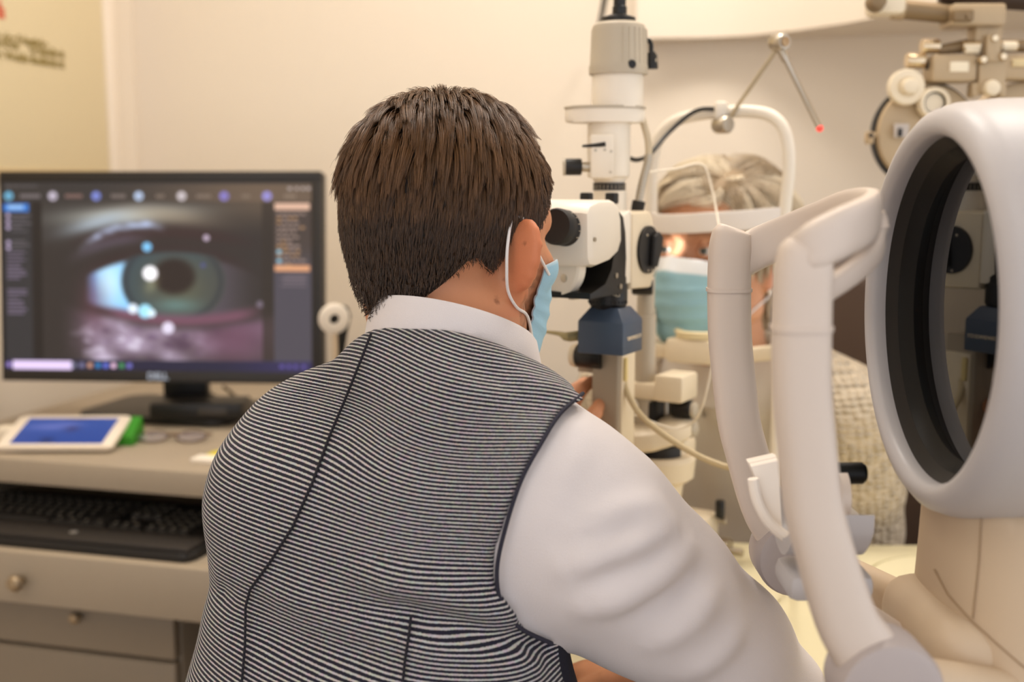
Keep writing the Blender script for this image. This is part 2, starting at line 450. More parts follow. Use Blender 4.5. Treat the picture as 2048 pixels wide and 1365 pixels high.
dr = MB(RM).box(((xL+xR)/2, yS + 0.01, zs - 0.038), (xR - xL - 0.05, 0.02, 0.082), 0.004).part('shelf_front', M_DESK, dk)
def knob(pt, r, parent):
    n = RM.to_3x3() @ Vector((0, -1, 0))
    MB().lathe([(r*.45, -0.001), (r*.4, r*.7), (r*.75, r*1.0), (r*.98, r*1.3), (r, r*1.7), (r*.8, r*2.0), (r*.3, r*2.15)], pt, n, 20).part('knob', M_NICKEL, parent, label='round nickel knob')
kp = on_room_plane(46, 1160, 1, yS); knob(RM @ Vector((kp.x, yS, zs - 0.04)), 0.0125, dr)
for sx in (xL + 0.02, xR - 0.02):
    MB(RM).box((sx, yF + 0.38, (ZD - 0.04) / 2), (0.03, 0.66, ZD - 0.04), 0.003).part('side_panel', M_DESK2, dk)
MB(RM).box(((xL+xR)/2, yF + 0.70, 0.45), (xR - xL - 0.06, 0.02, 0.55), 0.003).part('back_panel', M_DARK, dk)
cb = thing('drawer_cabinet', 'grey under-desk drawer cabinet with nickel knobs, below the keyboard shelf', 'cabinet', RM @ Vector((xC - 0.23, yF + 0.30, 0)))
MB(RM).box((xC - 0.23, yC + 0.22, 0.285), (0.46, 0.40, 0.57), 0.003).part('carcass', M_DESK2, cb)
z1 = on_room_plane(180, 1306, 1, yC).z
zt = 0.568
for a, b in ((z1 + 0.003, zt), (z1 - 0.155, z1 - 0.003), (z1 - 0.31, z1 - 0.161)):
    dd = MB(RM).box((xC - 0.23, yC + 0.009, (a+b)/2), (0.456, 0.018, b - a), 0.002).part('drawer', M_DESK2, cb)
    kk = on_room_plane(160, 1238, 1, yC); knob(RM @ Vector((kk.x, yC, (a+b)/2 + 0.012)), 0.009, dd)

# ------------------------------------------------------------------ keyboard
M_KB = mat('keyboard_black', (34, 31, 28), 0.55); M_KEY = mat('key_black', (50, 47, 44), 0.32)
xk1 = RL(PZ(398, 1112, zs + 0.006)).x; kw = 0.50; xk0 = xk1 - kw; yk = yS + 0.022
kb = thing('keyboard', 'black keyboard with a wide palm rest, on the pull-out desk shelf', 'keyboard', RM @ Vector((xk0 + kw/2, yk + 0.12, zs)))
MB(RM).prism(rrect(kw, 0.245, 0.02, 6, xk0 + kw/2, yk + 0.1225), zs + 0.0005, zs + 0.014, 'z', 0.003).part('case', M_KB, kb)
MB(RM).box((xk0 + kw/2, yk + 0.036, zs + 0.0175), (kw - 0.012, 0.062, 0.008), 0.0035).part('palm_rest', mat('palm_rest', (46, 40, 35), 0.6), kb)
lg = RM @ Vector((RL(PZ(148, 1092, zs)).x, yk + 0.034, zs + 0.0216))
MB().lathe([(0.0065, 0), (0.006, 0.0006)], lg, (0, 0, 1), 20).part('logo_badge', mat('badge_silver', (190, 184, 176), 0.3, 0.7), kb, label='small silver round badge')
mb = MB(RM); ko = Vector((xk0 + 0.012, yk + 0.082, zs + 0.014))
km = None; lgv = MB(RM)
def key(ix, iy, wd=1.0):
    global km
    c = RM @ Vector((ko.x + (ix + wd/2) * 0.0192, ko.y + iy * 0.0205 + 0.009, ko.z))
    if km is None or wd != 1.0:
        t = MB(Matrix.Rotation(-R(15), 4, 'Z'))
        w0, w1, l0, l1 = 0.0085 * (1 if wd == 1 else wd*1.1), 0.0068 * (1 if wd == 1 else wd*1.18), 0.0088, 0.007
        t.raw([(-w0, -l0, 0), (w0, -l0, 0), (w0, l0, 0), (-w0, l0, 0), (-w1, -l1, 0.007), (w1, -l1, 0.007), (w1, l1+.001, 0.008), (-w1, l1+.001, 0.008)],
              [(0,1,5,4), (1,2,6,5), (2,3,7,6), (3,0,4,7), (4,5,6,7)])
        me = t.mesh('key'); me.materials.append(M_KEY)
        if wd == 1.0: km = me
    else: me = km
    o = bpy.data.objects.new('key', me); o.parent = kb; o.location = c - kb.location; link(o)
    if wd < 2: lgv.box((ko.x + (ix + wd/2)*0.0192 - 0.002, ko.y + iy*0.0205 + 0.011, ko.z + 0.0078), (0.0028, 0.0036, 0.0008))
for iy in range(6):
    row = [1.0] * 15
    if iy == 0: row = [1.25, 1.25, 1.25, 6.25, 1.25, 1.25, 1.25, 1.25]
    elif iy == 1: row = [2.25] + [1]*10 + [2.75]
    elif iy == 2: row = [1.75] + [1]*11 + [2.25]
    elif iy == 3: row = [1.5] + [1]*12 + [1.5]
    elif iy == 4: row = [1]*13 + [2]
    x = 0
    for wd in row: key(x, iy, wd); x += wd
    for j in range(3):
        if iy not in (2,) and not (iy == 1 and j != 1): key(15.35 + j, iy)
    for j in range(4):
        if iy < 5: key(18.7 + j, iy)
lgv.part('key_legends', mat('legend_white', (200, 190, 172), 0.6), kb, None, kind='stuff')

# ------------------------------------------------------------------ monitor with the magnified eye
MO = frame(P(319, 555, 1.97), R(4), R(-5))
mw, mh = 0.570, 0.366
mon = thing('computer_monitor', 'wide black computer monitor showing a magnified eye, standing on the desk', 'monitor', (P(360, 800, 2.02).x, P(360, 800, 2.06).y, ZD))
M_MON = mat('monitor_black', (36, 31, 26), 0.45); M_MONB = mat('monitor_base', (30, 27, 24), 0.4)
MB(MO).box((0, 0.022, 0), (mw, 0.034, mh), 0.006).part('housing', M_MON, mon)
b1, b2, bt, bb = 0.0065, 0.0175, 0.019, 0.020    # bezel strips around the panel
for c, s_ in (((0, 0.003, mh/2 - bt/2), (mw, 0.009, bt)), ((0, 0.003, -mh/2 + bb/2), (mw, 0.009, bb)),
              ((-mw/2 + b1/2, 0.003, 0), (b1, 0.0086, mh - .002)), ((mw/2 - b2/2, 0.003, 0), (b2, 0.0086, mh - .002))):
    MB(MO).box(c, s_, 0.002).part('bezel', M_MON, mon)
# picture on the panel, painted per vertex
NU, NV = 420, 262
U = np.linspace(4, 637, NU); V_ = np.linspace(364, 751, NV); uu, vv = np.meshgrid(U, V_)
def G(x, y, sx, sy, ang=0.0):
    a = math.radians(ang); dx, dy = uu - x, vv - y; p = dx*math.cos(a) + dy*math.sin(a); q = -dx*math.sin(a) + dy*math.cos(a)
    return np.exp(-(p/sx)**2 - (q/sy)**2)
def SS(a, b, x): t = np.clip((x - a) / (b - a), 0, 1); return t*t*(3 - 2*t)
img = np.zeros(uu.shape + (3,)) + np.array((58, 50, 46.))
def over(mask, col):
    global img
    m = np.clip(mask, 0, 1)[..., None]; img = img * (1 - m) + np.array(col, float) * m
def rect(x0, x1, y0, y1, col, a=1.0): over(((uu >= x0) & (uu <= x1) & (vv >= y0) & (vv <= y1)) * a, col)
pn = np.stack([uu, vv, uu*0], -1); nz1 = vnoise(pn, 0.11, 3); nz2 = vnoise(pn, 0.22, 5); nz3 = vnoise(pn, 0.05, 8)
over(SS(330, 560, uu) * SS(480, 400, vv) * 0.85, (104, 88, 72))                 # upper right skin
over(G(140, 440, 90, 40) * 0.5, (84, 84, 82))
over(G(270, 430, 130, 18, -3) * 1.0, (190, 190, 180)); over(G(205, 444, 74, 14, -16) * 0.9, (168, 178, 188))
over(G(350, 432, 90, 18, 8) * 0.7, (150, 136, 118))
lid = 478 + 0.0011 * (uu - 330)**2 * 0.55                                       # brow fold
over(np.exp(-((vv - lid + 12) / 13)**2) * SS(120, 220, uu) * SS(560, 420, uu) * 0.75, (66, 44, 42))
over(np.exp(-((vv - (450 + (uu - 290)**2 * 0.0030)) / 8.5)**2) * SS(150, 205, uu) * SS(350, 300, uu) * (0.75 + 0.25*nz2), (184, 196, 226))
over(np.exp(-((vv - (478 + (uu - 300)**2 * 0.0017)) / 12)**2) * SS(120, 200, uu) * SS(330, 250, uu) * 0.5, (112, 100, 120))
over(np.exp(-((vv - (505 + (uu - 350)**2 * 0.0014)) / 17)**2) * SS(150, 230, uu) * SS(545, 440, uu) * 0.85, (62, 46, 44))
top_ = 512 + 0.00135*(uu - 355)**2; bot = 640 - 0.0008*(uu - 370)**2            # opening of the eye
eye = SS(-6, 8, vv - top_) * SS(-8, 8, bot - vv) * SS(170, 200, uu)
over(eye * SS(545, 430, uu) * 0.9, (92, 84, 92)); 
scl = eye * SS(275, 245, uu - (vv - 570)*0.25 * (vv > 570))
over(scl, (150, 206, 246)); over(scl * G(222, 570, 26, 46) * 0.9, (206, 240, 255))
over(scl * SS(205, 180, uu) * .7, (88, 84, 150))
ri = np.sqrt(((uu - 354)/108)**2 + ((vv - 566)/88)**2)
iris = SS(1.04, 0.94, ri) * SS(-8, 4, vv - top_ + 3) * SS(-4, 6, bot - vv + 4)
over(iris, (74, 82, 84)); over(iris * SS(1.0, .8, ri) * SS(.55, .75, ri) * 0.5, (66, 84, 92))
over(iris * G(370, 585, 75, 60) * 0.7, (104, 100, 76)); over(iris * G(360, 615, 44, 14) * 0.7, (110, 142, 140))
over(iris * SS(390, 450, uu) * 0.5, (84, 76, 66)); over(iris * SS(1.02, .9, ri) * SS(.8, .93, ri) * 0.5, (44, 48, 58))
over(SS(1.25, .75, np.sqrt(((uu-356)/43)**2 + ((vv-556)/36)**2)) * 0.96, (50, 37, 31)); over(G(310, 572, 12, 20, 30) * 0.5, (168, 166, 130))
over(SS(26, 8, vv - bot) * SS(-14, 6, vv - bot) * SS(190, 250, uu) * SS(560, 480, uu) * 0.8, (138, 92, 112))
low = SS(2, 30, vv - bot - 8) * SS(110, 210, uu)
over(low * SS(760, 690, vv) * (0.75 + 0.15*nz1), (132, 108, 126)); over(low * SS(470, 300, uu) * SS(150, 220, uu) * 0.75 * (0.7 + 0.5*nz1), (188, 172, 194))
over(low * SS(0.1, 0.7, nz1 * 0.6 + nz2 * 0.6) * G(250, 690, 130, 40) * 0.9, (208, 198, 214))
over(low * SS(0.1, 0.8, -nz1 * .6 + nz2 * .5) * G(300, 680, 180, 50) * 0.6, (84, 58, 84))
over(low * G(480, 680, 70, 60) * 0.7, (112, 74, 92)); over(G(190, 610, 30, 50) * 0.5, (120, 74, 88))
for x, y, s, c in ((307, 550, 15, (255, 252, 255)), (301, 496, 9.5, (130, 192, 232)), (423, 477, 6, (190, 172, 190)), (416, 533, 5, (88, 90, 130)),
                   (271, 623, 10, (226, 236, 248)), (296, 628, 14, (170, 226, 246)), (309, 632, 8, (220, 240, 250)), (343, 662, 12, (222, 214, 232)), (532, 612, 7, (120, 108, 120))):
    over(SS(1.25, 0.8, np.sqrt(((uu-x)/s)**2 + ((vv-y)/s)**2)), c)
rect(62, 84, 403, 735, (40, 32, 27), .85); rect(537, 561, 403, 735, (56, 46, 38), .7)
rect(0, 62, 400, 735, (58, 55, 56)); rect(561, 640, 400, 735, (84, 78, 86)); over(((uu > 561) & (vv > 400)) * SS(560, 480, vv), (78, 66, 60))
rect(0, 640, 362, 403, (62, 56, 53)); over(((vv < 403)) * SS(150, 560, uu), (112, 94, 78)); rect(0, 640, 362, 368, (70, 66, 66), .6)
rect(3, 56, 408, 424, (62, 122, 196)); rect(12, 46, 411, 420, (166, 198, 232), .8)
for x, c in ((15, (112, 176, 206)), (107, (196, 186, 200)), (197, (128, 140, 210)), (285, (184, 200, 226)), (373, (206, 196, 198)), (460, (140, 128, 196)), (547, (158, 150, 214))):
    over(SS(12, 7, np.sqrt((uu-x)**2 + (vv-392)**2)), c); over(SS(4.5, 2.5, np.sqrt((uu-x-1)**2 + (vv-393)**2)) * .5, (90, 84, 96))
rs = np.random.default_rng(4)
for x0, x1, c in ((40, 78, (138, 128, 130)), (133, 164, (150, 118, 110)), (229, 254, (140, 126, 120)), (320, 338, (138, 122, 110)), (404, 432, (138, 122, 110)), (496, 511, (134, 118, 104)), (582, 604, (146, 128, 112))):
    for q in np.arange(x0, x1, 6): rect(q, q + 4.4, 389, 396, c, .85)
for q in np.arange(6, 72, 5): rect(q, q + 3.6, 369, 374, (104, 98, 98), .8)
for q in (590, 604, 616, 627): rect(q, q + 7, 374, 379, (190, 178, 176), .8)
for y in list(np.arange(430, 468, 8)) + list(np.arange(484, 565, 7.5)) + list(np.arange(584, 640, 8)):
    wv = 20 + rs.uniform(0, 22); 
    rect(20 if y < 500 else 9, (20 if y < 500 else 9) + wv, y, y + 4, (118, 106, 124) if y > 500 else (96, 90, 94), .9)
for y in (432, 445, 457, 488, 499): over(SS(6, 3, np.sqrt((uu-13)**2 + (vv-y)**2)), (180, 164, 190))
rect(562, 633, 407, 419, (214, 178, 156)); rect(562, 633, 532, 544, (214, 160, 122))
for y in np.arange(425, 530, 9.5):
    q = 566
    while q < 566 + rs.uniform(30, 60): w_ = rs.uniform(5, 12); rect(q, q + w_, y, y + 4.5, (168, 146, 136) if rs.random() < .7 else (190, 150, 110), .8); q += w_ + 3
for y in np.arange(551, 575, 7): rect(572 + rs.uniform(0, 10), 626, y, y + 3.5, (132, 118, 124), .7)
for y in (505, 523): over(SS(6, 3, np.sqrt((uu-571)**2 + (vv-y)**2)), (150, 190, 206))
rect(0, 640, 730, 752, (42, 38, 62)); over((vv > 728) * SS(420, 640, uu) * .6, (70, 60, 110))
over(((uu > 18) & (uu < 142) & (vv > 733) & (vv < 751)) * 1.0, (226, 206, 240))
for i, (x, c) in enumerate(((10, (150, 130, 190)), (146, (120, 120, 140)), (163, (120, 118, 150)), (180, (196, 150, 130)), (197, (52, 132, 190)), (213, (106, 120, 214)), (229, (226, 190, 214)), (246, (76, 150, 96)), (262, (120, 116, 190)))):
    over(SS(7, 4.5, np.sqrt((uu-x)**2 + (vv-741)**2)), c)
for q in (572, 586, 600, 616): rect(q, q + 8, 736, 743, (110, 96, 170), .8)
xs_ = np.linspace(-mw/2 + b1, mw/2 - b2, NU); zs_ = np.linspace(mh/2 - bt, -mh/2 + bb, NV)
gx, gz = np.meshgrid(xs_, zs_); Vp = np.stack([gx.ravel(), np.full(gx.size, 0.0015), gz.ravel()], -1)
ii = np.arange(NU*NV).reshape(NV, NU); Qp = np.stack([ii[:-1, :-1], ii[1:, :-1], ii[1:, 1:], ii[:-1, 1:]], -1).reshape(-1, 4)
img = 255 * (np.clip(img, 0, 255) / 255) ** 1.14
me = np_mesh('screen', Vp, Qp); me.transform(MO); set_col(me, lin(np.clip(img, 0, 255)).reshape(-1, 3))
finish('screen', me, screen_mat('monitor_picture', 1.25), mon, None, label='lit screen with a large eye, tool strips and a taskbar')
rt = MO.to_3x3()
text_part('brand_lettering', 'DELL', 0.0165, plane_M(MO @ Vector((-0.004, -0.0021, -mh/2 + 0.0105)), rt @ Vector((1, 0, 0)), rt @ Vector((0, -1, 0))), mat('logo_silver', (176, 190, 214), 0.35, 0.2), mon, bold=0.0006)
nk = P(360, 790, 2.03)
MB().box((nk.x, 2.075, ZD + 0.105), (0.082, 0.03, 0.19), 0.006).part('stand_neck', M_MONB, mon)
MB(RM).prism(rrect(0.30, 0.20, 0.03, 6, RL((nk.x - 0.03, 2.10, 0)).x, RL((nk.x - 0.03, 2.10, 0)).y), ZD + 0.0005, ZD + 0.013, 'z', 0.003).part('stand_base', M_MONB, mon)
dq = PZ(388, 858, ZD)
o = thing('docking_box', 'flat black box in front of the monitor stand on the desk', 'device', (dq.x, dq.y + 0.03, ZD + 0.0135))
MB().box((dq.x + 0.0, dq.y + 0.05, ZD + 0.0285), (0.165, 0.075, 0.030), 0.005).part('casing', M_MONB, o)
MB().box((dq.x + 0.03, dq.y + 0.0125, ZD + 0.0285), (0.05, 0.002, 0.014), 0.0005).part('port_strip', mat('port_grey', (70, 64, 58), 0.4), o)
for k, pts in enumerate(([(405, 770), (440, 800), (462, 830), (470, 838)], [(455, 768), (470, 795), (478, 822), (470, 842)])):
    q = [P(x, y, 2.12 + 0.02*k) for x, y in pts]; q[-1].z = ZD + 0.003; q[0].y -= 0.03
    ob = MB().tube(q, 0.0032, 8, smooth=6).part('monitor_cable', mat('cable_grey', (92, 78, 62), 0.5))
    solo(recentre(ob), ('dark cable hanging behind the monitor, next to its stand', 'dark cable hanging behind the monitor, outermost of the two')[k], 'cable')

# ------------------------------------------------------------------ tablet, glasses, notes
A, B, D = P(-8, 907, 1.775), P(224, 913, 1.775), P(72, 843, 1.88)
A.z = max(A.z, ZD + 0.002)
tx = (B - A); tx.z = 0; TW = tx.length; tx.normalize(); ty = (D - A); ty = ty - tx * ty.dot(tx); TL = ty.length; ty.normalize(); tz = tx.cross(ty)
TM = Matrix(((tx.x, ty.x, tz.x, A.x), (tx.y, ty.y, tz.y, A.y), (tx.z, ty.z, tz.z, A.z + 0.003), (0, 0, 0, 1)))
tb = thing('tablet', 'white-framed tablet with a blue screen, propped up by its green cover on the desk', 'tablet', (A + tx*TW/2 + ty*TL/2).xy.to_3d() + Vector((0, 0, ZD)))
MB(TM).prism(rrect(TW, TL, 0.008, 5, TW/2, TL/2), 0, 0.0075, 'z', 0.002).part('body', mat('tablet_white', (240, 226, 206), 0.3), tb)
nu, nv = 60, 40; gx, gy = np.meshgrid(np.linspace(0.018, TW - 0.018, nu), np.linspace(0.0095, TL - 0.011, nv))
ii = np.arange(nu*nv).reshape(nv, nu); Qp = np.stack([ii[:-1, :-1], ii[:-1, 1:], ii[1:, 1:], ii[1:, :-1]], -1).reshape(-1, 4)
a, b = gx / TW, gy / TL; c = np.stack([42 + 14*b, 72 + 12*b, 150 + 8*b], -1)
def blob(x, y, sx, sy, col, k): 
    global c
    m = (np.exp(-((a-x)/sx)**2 - ((b-y)/sy)**2) * k)[..., None]; c = c*(1-m) + np.array(col)*m
blob(.35, .62, .22, .12, (112, 120, 190), .8); blob(.55, .55, .06, .08, (60, 50, 90), .7); blob(.5, .72, .12, .05, (120, 126, 196), .6); blob(.4, .2, .06, .08, (20, 30, 70), .6); blob(.55, .9, .1, .06, (30, 36, 90), .7)
me = np_mesh('display', np.stack([gx.ravel(), gy.ravel(), np.full(gx.size, 0.0079)], -1), Qp); me.transform(TM); set_col(me, lin(c).reshape(-1, 3))
finish('display', me, screen_mat('tablet_picture', 1.0), tb, None, label='lit blue display')
M_GREEN = mat('cover_green', (52, 138, 26), 0.5)
mb = MB()
def wedge(x0, x1):
    e = [A + tx*x + ty*TL*0.5 - tz*0.001 for x in (x0, x1)]; t = [A + tx*x + ty*(TL + 0.002) + tz*0.008 for x in (x0, x1)]
    g = [Vector((q.x, q.y, ZD + 0.0012)) for q in (A + tx*x0 + ty*TL*1.12, A + tx*x1 + ty*TL*1.12)]; h = [Vector((q.x, q.y, ZD + 0.0012)) for q in e]
    mb.raw([*h, *g, *t, *e], [(0, 1, 3, 2), (2, 3, 5, 4), (4, 5, 7, 6), (6, 7, 1, 0), (0, 2, 4, 6), (1, 7, 5, 3)])
wedge(0.012, TW + 0.016); mb.part('cover', M_GREEN, tb, label='green folding cover')
gq = PZ(345, 884, ZD); gl = thing('eyeglasses', 'folded thin-framed eyeglasses lying on the desk right of the tablet', 'glasses', (gq.x, gq.y, ZD))
M_GF = mat('glasses_frame', (92, 66, 50), 0.3, 0.6); M_LENS = mat('lens_clear', (196, 186, 190), 0.1); M_LENS.node_tree.nodes['Principled BSDF'].inputs['Alpha'].default_value = 0.15
for sgn, nm in ((-1, 'a'), (1, 'b')):
    cx = gq + Vector((sgn * 0.032, 0, 0.0085)); pts = [cx + Vector((0.025*math.cos(t), 0.0155*math.sin(t), 0.0055*math.sin(t))) for t in np.linspace(0, 2*math.pi, 25)[:-1]]
    rim = MB().tube(pts, 0.0014, 6, closed=True).part('rim', M_GF, gl)
    MB(Matrix.Rotation(R(19.5), 4, 'X')).prism(ell2(0, 0, 0.0245, 0.016, 24), -0.0006, 0.0006, 'z').part('lens', M_LENS, rim).data.transform(Matrix.Translation(cx - origin_of(gl) + origin_of(gl)))
    MB().tube([gq + Vector((sgn*0.057, 0.006, 0.0105)), gq + Vector((sgn*0.058, 0.016, 0.010)), gq + Vector((-sgn*0.02, 0.024 + 0.006*sgn, 0.006)), gq + Vector((-sgn*0.05, 0.027 + 0.006*sgn, 0.0025))], 0.0016, 6, smooth=4).part('temple', M_GF, gl)
MB().tube([gq + Vector((-0.0075, 0.004, 0.0105)), gq + Vector((0, 0.005, 0.0125)), gq + Vector((0.0075, 0.004, 0.0105))], 0.0014, 6, smooth=4).part('bridge', M_GF, gl)
pq = PZ(404, 932, ZD)
ob = MB(RM).box(RL((pq.x + 0.03, pq.y + 0.016, ZD + 0.0042)), (0.1, 0.03, 0.007), 0.001).part('paper_slip', mat('paper_white', (246, 236, 220), 0.8))
solo(recentre(ob), 'small white paper pad at the front edge of the desk, half behind the man', 'paper')
ob = MB(RM).box(RL((pq.x + 0.030, pq.y + 0.046, ZD + 0.003)), (0.075, 0.05, 0.005), 0.0008).part('sticky_note', mat('note_yellow', (226, 210, 44), 0.7))
solo(recentre(ob), 'yellow sticky notes lying behind the white paper pad on the desk', 'paper')
wq = PZ(6, 885, ZD + 0.01)
ob = MB().box((wq.x - 0.005, wq.y + 0.05, ZD + 0.0135), (0.05, 0.03, 0.026), 0.006).part('power_adapter', mat('adapter_white', (238, 224, 200), 0.4))
solo(recentre(ob), 'small white adapter block on the desk behind the tablet\'s left side', 'adapter')
# ring-shaped light on a slim stem, on the desk end behind the man's shoulder
rq = P(668, 638, 1.78); rg = thing('ring_target', 'white ring-shaped disc with a dark square hole, on a slim stem right of the monitor', 'instrument', (rq.x, rq.y, ZD))
RG = frame(rq, R(-25), R(8)); M_RW = mat('ring_white', (244, 232, 214), 0.5)
MB(RG).lathe([(0.008, 0.002), (0.008, -0.0035), (0.020, -0.0045), (0.0245, -0.002), (0.0245, 0.003), (0.022, 0.005), (0.008, 0.002)], (0, 0, 0), (0, 1, 0), 36, cap=False).part('ring', M_RW, rg)
MB(RG).box((0, 0.0025, 0), (0.017, 0.004, 0.017), 0.001).part('dark_window', mat('window_black', (20, 18, 16), 0.4), rg)
MB().tube([rq + Vector((0.0, 0.004, -0.024)), Vector((rq.x, rq.y + 0.004, ZD + 0.012))], (0.0055, 0.003), 10).part('stem', mat('stem_beige', (206, 184, 154), 0.4, 0.2), rg)
MB(RG).prism([(0.006, 0.02), (0.026, 0.015), (0.031, 0.0), (0.024, -0.035), (0.018, -0.09), (0.008, -0.09), (0.010, -0.04)], 0.008, 0.022, 'y', 0.002).part('black_holder', mat('holder_black', (24, 22, 18), 0.5), rg)
MB().lathe([(0.045, 0), (0.045, 0.006), (0.035, 0.012), (0.006, 0.014)], (rq.x, rq.y + 0.004, ZD + 0.0005), (0, 0, 1), 28).part('foot', mat('holder_black', (24, 22, 18), 0.5), rg)
MB().tube([rq + Vector((0.012, 0.018, -0.08)), Vector((rq.x + 0.008, rq.y + 0.014, ZD + 0.01))], 0.005, 8).part('holder_leg', mat('holder_black', (24, 22, 18), 0.5), rg)
# ------------------------------------------------------------------ people: shared builders
def head_frame(fwd_yaw, pitch):
    f = Vector((math.sin(fwd_yaw), math.cos(fwd_yaw), 0)); r = Vector((f.y, -f.x, 0)); u = Vector((0, 0, 1))
    f2 = f*math.cos(pitch) + u*math.sin(pitch); u2 = u*math.cos(pitch) - f*math.sin(pitch)
    return np.array([[r.x, f2.x, u2.x], [r.y, f2.y, u2.y], [r.z, f2.z, u2.z]])
class Head:
    """head-local metres: x right, y forward, z up, origin between the ear canals"""
    def __init__(s, O, H, k=1.0): s.O = np.array(O, float); s.H = H; s.k = k
    def w(s, *p): return s.O + s.H @ (np.array(p, float) * s.k)
    def W(s, A): return s.O + (np.asarray(A) * s.k) @ s.H.T
    def l(s, A): return ((np.asarray(A) - s.O) @ s.H) / s.k
def head_sdf(S, h, ears=True, man=True, skull_only=False):
    k = h.k; H = h.H
    def E(c, r, kk=0.012, rot=None, sub=False): S.ell(h.w(*c), np.array(r) * k, kk * k, H if rot is None else H @ rot, sub)
    def C(a, b, ra, rb, kk=0.012): S.cone(h.w(*a), h.w(*b), ra * k, rb * k, kk * k)
    E((0, -.006, .047), (.077, .098, .084)); E((0, -.030, .014), (.068, .066, .054), .02)
    E((0, .046, .052), (.062, .052, .056), .02)
    if skull_only: return
    E((0, .044, -.02), (.060, .048, .074), .02); E((0, .05, -.066), (.045, .046, .036), .02)
    E((0, .083, -.094), (.020, .016, .017), .02)
    for s in (-1, 1):
        C((s*.055, .005, -.058), (s*.018, .076, -.094), .015, .014, .02)
        C((s*.060, .004, -.010), (s*.055, .006, -.06), .014, .015, .02)
        E((s*.046, .062, -.008), (.022, .022, .018), .02); C((s*.010, .097, .032), (s*.044, .078, .034), .008, .010, .012)
        E((s*.011, .108, -.031), (.008, .010, .007), .006)
    C((0, .094, .024), (0, .117, -.024), .008, .0105, .012)
    for s in (-1, 1): E((s*.031, .098, .012), (.018, .016, .013), .012, sub=True)
    for s in (-1, 1): E((s*.031, .0785, .012), (.0125, .0125, .0122), .002)
    for s in (-1, 1):
        C((s*.018, .0860, .0145), (s*.031, .0905, .0205), .0026, .0032, .004); C((s*.031, .0905, .0205), (s*.045, .082, .0140), .0032, .0026, .004)
        C((s*.019, .085, .009), (s*.031, .089, .0025), .0024, .0028, .004); C((s*.031, .089, .0025), (s*.045, .082, .009), .0028, .0024, .004)
    E((0, .097, -.055), (.024, .010, .006), .006); E((0, .095, -.066), (.022, .010, .007), .006)
    if ears:
        for s in (-1, 1):
            a = math.radians(74 if (s > 0 and man) else 40); R3 = np.array([[math.cos(a), -s*math.sin(a), 0], [s*math.sin(a), math.cos(a), 0], [0, 0, 1.]])
            t = math.radians(12); RX = np.array([[1, 0, 0], [0, math.cos(t), -math.sin(t)], [0, math.sin(t), math.cos(t)]]); RR = R3 @ RX
            E((s*.0845, -.012, .003), (.0062, .0185, .029), .006, RR)
            E((s*.077, -.006, .0), (.010, .013, .024), .008, RR); E((s*.0785, .001, -.027), (.006, .008, .009), .006)
            def q(u, v): return tuple(np.array((s*.0865, -.012, .003)) + RR @ np.array((s*.002, u, v)))
            pts = [q(.0165*math.cos(x), .0275*math.sin(x)) for x in np.radians(np.linspace(-60, 260, 13))]
            for i in range(12): C(pts[i], pts[i+1], .0042, .0042, .003)
            E((s*.090, -.004, -.002), (.006, .009, .012), .004, RR, sub=True)
def eyes(h, parent):
    for s in (-1, 1):
        n, m = 36, 24; a = np.linspace(0, 2*np.pi, n, endpoint=False); b = np.linspace(0, np.pi, m); A, B_ = np.meshgrid(a, b)
        d = np.stack([np.sin(B_)*np.cos(A), np.cos(B_), np.sin(B_)*np.sin(A)], -1).reshape(-1, 3); V = h.W(np.array((s*.031, .0795, .0118)) + d*.0127)
        ii = np.arange(n*m).reshape(m, n); Q = np.stack([ii[:-1], np.roll(ii[:-1], -1, 1), np.roll(ii[1:], -1, 1), ii[1:]], -1).reshape(-1, 4)
        C = np.tile(lin((226, 216, 208)), (n*m, 1)); r = np.degrees(np.arccos(np.clip(d[:, 1], -1, 1))); C[r < 27] = lin((96, 104, 100)); C[r < 11] = lin((18, 16, 15))
        me = np_mesh('eye', V, Q); set_col(me, C); finish('eye', me, mat('eye_wet', (220, 214, 208), .08, attr='Col'), parent, 60)
def hand_sdf(S, wrist, d, n, side, k=1.0, curl=0.5, spread=0.10, thumb=0.6):
    """d: direction of the fingers, n: back-of-hand normal, side +1 thumb towards d x n"""
    wrist = np.array(wrist, float); d = np.array(d, float); d /= np.linalg.norm(d); n = np.array(n, float); n -= d * (n @ d); n /= np.linalg.norm(n)
    t = np.cross(d, n) * side
    tips = []
    for i, (off, L) in enumerate(((.026, .070), (.009, .078), (-.008, .073), (-.024, .058))):
        kn = wrist + (d * (.088 - .004*abs(i-1)) + t * off) * k
        S.cone(wrist + t * off * .55 * k + d * .008 * k, kn, .0125*k, .0098*k, .014*k)
        dd = d * math.cos(spread*(1.5-i)*.5) + t * math.sin(spread*(1.5-i)*.5); p = kn; a = curl * 0.5
        for j, (fr, ra, rb) in enumerate(((.46, .0093, .0083), (.30, .0083, .0076), (.24, .0076, .0062))):
            q = p + (dd * math.cos(a) - n * math.sin(a)) * L * fr * k; S.cone(p, q, ra*k, rb*k, .003*k); p = q; a += curl
        tips.append(p)
    S.ell(wrist + (d*.045 - n*.003) * k, np.array((.036, .048, .0135)) * k, .01*k, np.stack([t, d, n], 1))
    b = wrist + (d*.018 + t*.024) * k; m = b + (d*.030 + t*.030*(1-.4*thumb) - n*.018*thumb) * k
    e = m + (d*.028 + t*.010*(1-thumb) - n*.014*thumb - t*.004*thumb) * k; g = e + (d*.024 - n*.008*thumb - t*.006*thumb) * k
    S.cone(b, m, .0145*k, .0105*k, .012*k); S.cone(m, e, .0105*k, .0092*k, .004*k); S.cone(e, g, .0092*k, .0075*k, .003*k)
    return tips

